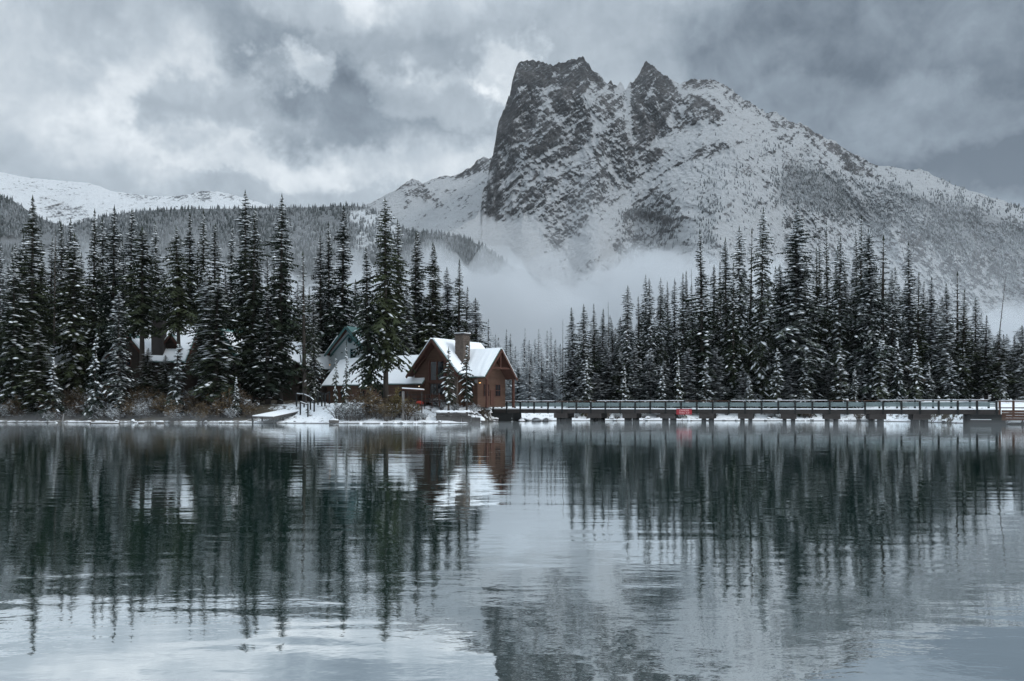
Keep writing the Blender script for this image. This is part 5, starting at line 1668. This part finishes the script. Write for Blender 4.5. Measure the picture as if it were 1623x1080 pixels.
# rusty fence beyond the right end of the bridge
fe = thing('fence', 'rusty post and rail fence with snowy rails beyond the right bridge end', 'fence', on_bridge(BL + 0.4, 0.0, 0), BA)
for i in range(5):
    b = MB(); b.box((i * 1.7, 0, 2.2), (0.26 if i < 2 else 0.18, 0.22, 2.4)); b.build('post', M_RUST, fe)
for z in (2.35, 3.3):
    b = MB(); b.box((3.6, 0, z), (7.6, 0.1, 0.14)); rl = b.build('rail', M_RUST, fe)
    b = MB(); b.box((3.6, 0, z + 0.11), (7.5, 0.12, 0.07)); b.build('rail_snow', m_snow, rl)
rb = thing('retaining_wall', 'rust brown plank retaining wall right of the bridge end', 'wall', on_bridge(BL + 0.5, -0.2, 0), BA)
for k in range(4):
    b = MB(); b.box((3.4, 0.02 * (k % 2), 0.75 + k * 0.37), (6.6, 0.16, 0.34)); b.build('plank', M_RUST, rb)

# ------------------------------------------------------------------ dock, gangway posts, shelter, stone wall
dock = thing('dock', 'snow covered wooden dock on posts reaching over the water left of the lodge', 'dock', (0, 0, 0))
A_, B_, C_, D_ = at(399, 660, 119.5), at(433, 661, 119.3), at(483, 650.3, 127), at(451, 649.6, 127.3)
b = MB(); b.slab([A_, B_, C_, D_], (0, 0, -0.22)); b.build('deck', M_BEAM, dock)
b = MB(); e_ = Vector((0, 0, 0.004)); cen = (A_ + B_ + C_ + D_) / 4
b.slab([cen + (q_ - cen) * 0.985 + e_ for q_ in (A_, B_, C_, D_)], (0, 0, 0.10)); b.build('deck_snow', m_snow, dock)
for s in (0.02, 0.30, 0.58):
    for q0, q1 in ((A_, D_), (B_, C_)):
        q_ = q0 + (q1 - q0) * s
        b = MB(); b.tube([(q_.x, q_.y + 0.1, -1.5), (q_.x, q_.y + 0.1, q_.z - 0.2)], 0.13, 7); b.build('post', M_BLACKWOOD, dock)
for q0, q1 in ((A_, D_), (B_, C_)):
    b = MB(); b.beam(q0 + Vector((0, .05, -0.33)), q1 + Vector((0, .05, -0.33)), 0.16, 0.2); b.build('beam', M_BLACKWOOD, dock)

pf = thing('railing', 'dark posts and snowy rails beside the path between dock and lodge', 'railing', (0, 0, 0))
pp = [(470, 612, 127.5), (482, 622, 127), (492, 628, 126), (498, 634, 125), (504, 620, 128), (510, 622, 127), (515, 624, 126.5), (522, 616, 128.5), (476, 632, 124.5), (488, 640, 123.5)]
tops = []
for (u, vt, Yd) in pp:
    q_ = at(u, vt, Yd); zb = gz(q_.x, q_.y)
    q_.z = max(zb + 0.9, min(q_.z, zb + 2.2))
    b = MB(); b.box((q_.x, q_.y, (q_.z + zb - 0.2) / 2), (0.2, 0.2, q_.z - zb + 0.2)); b.build('post', M_BLACKWOOD, pf)
    tops.append(q_)
for i in (4, 5, 6):
    p0, p1 = tops[i], tops[i + 1] if i < 7 else tops[i]
    b = MB(); b.beam(p0 - Vector((0, 0, .15)), p1 - Vector((0, 0, .15)), 0.1, 0.14); b.build('rail', M_BLACKWOOD, pf)
for (i, j) in ((0, 1), (1, 2), (2, 3), (8, 9)):
    b = MB(); b.beam(tops[i] - Vector((0, 0, .2)), tops[j] - Vector((0, 0, .2)), 0.12, 0.14); rl = b.build('rail', M_BEAM, pf)
    b = MB(); b.beam(tops[i] - Vector((0, 0, .09)), tops[j] - Vector((0, 0, .09)), 0.13, 0.07); b.build('rail_snow', m_snow, rl)

xk, yk = ux(655, 120), 120.0
sh = thing('shelter', 'small open shelter with flat snow topped roof on posts at the lodge bank', 'shelter', (xk, yk, gz(xk, yk)))
zt = CH + (HZ - 617) * 120 / F - gz(xk, yk)
b = MB(); b.box((0, 0, zt - 0.1), (3.2, 1.8, 0.14), tilt=(0, 0.06)); b.build('roof', M_CEDARD, sh)
b = MB(); b.box((0, 0, zt + 0.06), (3.15, 1.76, 0.15), tilt=(0, 0.06)); b.build('roof_snow', m_snow, sh)
for (x, y, w_) in ((-1.42, -0.7, 0.36), (-1.0, 0.75, 0.16), (1.2, 0.75, 0.14)):
    b = MB(); b.box((x, y, (zt - 0.25) / 2 - 0.3), (w_, w_, zt - 0.1 + 0.5 - 0.3)); b.build('post', M_POLE if w_ > .3 else M_BEAM, sh)

# stone retaining wall: stones one by one
xw0, xw1 = ux(691, 119.4), ux(750, 120.2)
sw = thing('stone_wall', 'low dark stone wall with snow along its top on the bank below the lodge', 'wall', (xw0, 119.6, 0.35))
r = random.Random(17)
Lw = xw1 - xw0
for row, (z0, hh) in enumerate(((0.0, 0.56), (0.57, 0.46), (1.04, 0.38))):
    s = -0.1 if row % 2 else 0.0
    while s < Lw * (1 - 0.10 * row):
        w_ = r.uniform(0.8, 1.5)
        b = MB(); b.box((s + w_ / 2, 0.35 + r.uniform(-.07, .07) + 0.05 * row, z0 + hh / 2 - 0.2), (w_ - 0.05, 0.9, hh + (0.4 if row == 0 else -0.02)), rz=r.uniform(-.05, .05), tilt=(r.uniform(-.04, .04), r.uniform(-.04, .04)))
        b.build('stone', M_ROCK, sw)
        s += w_
vs, fs = [], []
nn = 24
for i in range(nn + 1):
    x = Lw * 0.92 * i / nn
    vs += [(x, -0.06 + r.uniform(-.08, .08), 1.36), (x, 0.35, 1.56 + r.uniform(0, .12)), (x, 1.5, 1.50)]
for i in range(nn):
    for j in (0, 1):
        a_ = i * 3 + j
        fs.append((a_, a_ + 3, a_ + 4, a_ + 1))
b = MB(); b.add(vs, fs); b.build('wall_snow', m_snow, sw, smooth=True)


# ------------------------------------------------------------------ boulders, logs, poles, hull
def rock_mesh(seed, flat=0.7):
    r = np.random.RandomState(seed)
    import bmesh
    bm = bmesh.new(); bmesh.ops.create_icosphere(bm, subdivisions=2, radius=1.0)
    co = np.array([v.co[:] for v in bm.verts])
    for _ in range(7):
        nrm = r.normal(size=3); nrm /= np.linalg.norm(nrm); dd = r.uniform(0.55, 0.9)
        pr = co @ nrm; over = np.maximum(pr - dd, 0)
        co = co - over[:, None] * nrm[None, :] * 0.9
    co *= (1 + 0.10 * perlin(co[:, 0] * 2 + seed, co[:, 1] * 2, co[:, 2] * 2))[:, None]
    co[:, 2] *= flat
    fa = [[v.index for v in f.verts] for f in bm.faces]
    bm.free()
    rock = np_mesh('rock', co, tris=np.array(fa), smooth=False); rock.materials.append(M_ROCK)
    keep = [f for f in fa if np.mean(co[f, 2]) > 0.12 * flat + 0.0]
    used = sorted({i for f in keep for i in f}); mp_ = {i: k for k, i in enumerate(used)}
    sc = co[used].copy(); up = np.clip(sc[:, 2] / flat, 0, 1)
    sc[:, 2] += 0.03 + 0.22 * sstep(up, 0.1, 0.8); sc[:, :2] *= (1.05 - 0.02 * up)[:, None]
    sn = np_mesh('snow_cap', sc, tris=np.array([[mp_[i] for i in f] for f in keep]), smooth=True); sn.materials.append(m_snow)
    return rock, sn


ROCKS = [rock_mesh(i, f) for i, f in enumerate((0.7, 0.6, 0.8, 0.55, 0.65))]


def boulder(x, y, s, label, group='boulders along the shore', sink=0.25, z=None):
    o = thing('boulder', label, 'boulder', (x, y, (gz(x, y) if z is None else z) + s * (0.6 - sink * 1.4) * 0.6), _rt.uniform(0, 6.28), group)
    o.scale = (s * _rt.uniform(.85, 1.3), s, s * _rt.uniform(.75, 1.1))
    rk_, sn_ = _rt.choice(ROCKS)
    link('rock', rk_, None, o); link('snow_cap', sn_, None, o)


for (u, Yd, s, lab) in [(758, 121.5, 0.95, 'snow capped boulder right of the low stone wall'), (770, 123.5, 1.1, 'large snow capped boulder at the shore halfway from stone wall to bridge'),
                        (783, 127, 0.9, 'snow capped boulder tucked against the lodge end of the bridge'), (764, 119.8, 0.55, 'small dark boulder at the waterline right of the stone wall'),
                        (851, 136.2, 0.85, 'snow heaped boulder in the water under the fourth railing bay'), (864, 136.8, 0.7, 'snow heaped boulder left of the first bridge pier'),
                        (826, 135.2, 0.55, 'small boulder under the second railing bay'), (1606, 114.2, 1.25, 'big round snow capped boulder at the water beyond the bridge end'),
                        (1592, 113.4, 0.6, 'small snowy boulder at the foot of the rusty wall'), (1624, 113.6, 1.5, 'largest snow covered boulder at the right edge of the view'),
                        (1645, 114, 1.2, 'boulder beyond the right edge')]:
    boulder(ux(u, Yd), Yd, s, lab, z=0.0 if u > 820 and u < 900 else None)
for i in range(42):
    u = rr.uniform(745, 786); Yd = float(shore_y(ux(u, 122))) + rr.uniform(0.1, 5.0)
    boulder(ux(u, Yd), Yd, rr.uniform(0.25, 0.62), 'one of the snowy stones heaped between stone wall and bridge', 'snowy stones by the bridge start')
for i in range(26):
    u = rr.uniform(800, 875); x = ux(u, 136)
    boulder(x, float(shore_y(x)) + rr.uniform(-0.6, 1.0), rr.uniform(0.22, 0.5), f"snow dotted stone in the water under the bridge's {ordinal(bay_of(u))} bay", 'stones under the bridge start', z=0.0)
for i in range(26):
    u = rr.uniform(-10, 745); x = ux(u, 119)
    Yd = float(shore_y(x)) + rr.uniform(-0.25, 0.9)
    boulder(x, Yd, rr.uniform(0.12, 0.34), 'small stone at the waterline ' + landmark(u), 'small stones along the waterline')
for i in range(46):
    u = rr.uniform(880, 1560); x = ux(u, 141)
    Yd = float(shore_y(x)) + rr.uniform(-0.2, 1.6)
    boulder(x, Yd, rr.uniform(0.18, 0.5), f"small snowy stone on the far bank, seen under the bridge's {ordinal(bay_of(u))} bay", 'stones on the far bank')


def log(u0, v0, Y0, u1, v1, Y1, rad, label, snow=True, name='log', cat='log'):
    p0, p1 = at(u0, v0, Y0), at(u1, v1, Y1)
    o = thing(name, label, cat, p0)
    d_ = p1 - p0
    b = MB(); b.tube([Vector(), d_ * 0.5 + Vector((0, 0, rad * .2)), d_], [rad, rad * .92, rad * .75], 8); b.build('trunk', m_bark if snow else M_POLE, o, smooth=True)
    if snow:
        b = MB(); k = Vector((0, 0, rad * 0.75))
        b.tube([d_ * 0.04 + k, d_ * 0.5 + k + Vector((0, 0, rad * .2)), d_ * 0.96 + k], [rad * .6, rad * .7, rad * .45], 6); b.build('snow', m_snow, o, smooth=True)


log(143, 671.5, 119.5, 190, 671.3, 120, 0.17, 'thin snow topped log lying at the left waterline, longer than the others')
log(219, 671.2, 119.5, 229, 671, 119.8, 0.20, 'short log at the waterline below the dark cabin, left of a similar one')
log(248, 671, 119.6, 260, 670.8, 119.8, 0.24, 'short log at the waterline below the dark cabin, right of a similar one')
log(522, 668.6, 117.2, 537, 668.6, 117.2, 0.28, 'stubby dark log in the water right of the dock')
log(1434, 584, 147, 1466, 604, 143, 0.42, 'fallen snow covered trunk slanting through the trees behind the bridge', name='fallen_tree', cat='fallen tree')
log(99, 669, 121.8, 101, 656, 121.9, 0.09, 'short pale stake leaning in the shallows at the left shore', snow=False, name='stake', cat='stake')

xh, yh = ux(668, 123.5), 123.5
hl = thing('canoe', 'upturned red canoe on a dark rack on the snowy bank before the lodge', 'canoe', (xh, yh, gz(xh, yh)), math.radians(18))
vs, fs = [], []
ns_, na = 10, 8
for i in range(ns_ + 1):
    s = i / ns_
    wd_ = 0.48 * math.sin(math.pi * min(max(s, 0.02), 0.98)) ** 0.6 + 0.01
    for j in range(na + 1):
        a_ = math.pi * j / na
        vs.append((wd_ * math.cos(a_), -0.6 + 4.2 * s, 1.0 + 0.42 * math.sin(a_) ** 0.8 + 0.22 * (2 * s - 1) ** 4 * -1))
for i in range(ns_):
    for j in range(na):
        k = i * (na + 1) + j
        fs.append((k, k + 1, k + na + 2, k + na + 1))
b = MB(); b.add(vs, fs); b.build('hull', M_REDHULL, hl, smooth=True)
for y in (0.2, 2.4):
    for x in (-0.55, 0.55):
        b = MB(); b.box((x, y, 0.45), (0.12, 0.12, 1.1)); b.build('rack_leg', M_BLACKWOOD, hl)
    b = MB(); b.box((0, y, 0.98), (1.3, 0.14, 0.10)); b.build('rack_bar', M_BLACKWOOD, hl)

# ------------------------------------------------------------------ mist on the water
slab_fog('mist', -130, 0, 90, 126, 1.3, 0.02, 1.0, 1.0, 3.0, 0.0032, 9.0, 7.0, lift=0.06)
slab_fog('mist.001', -10, 110, 78, 122, 0.7, 0.02, 1.0, 0.55, 5.0, 0.0030, 9.0, 8.0, lift=0.06)
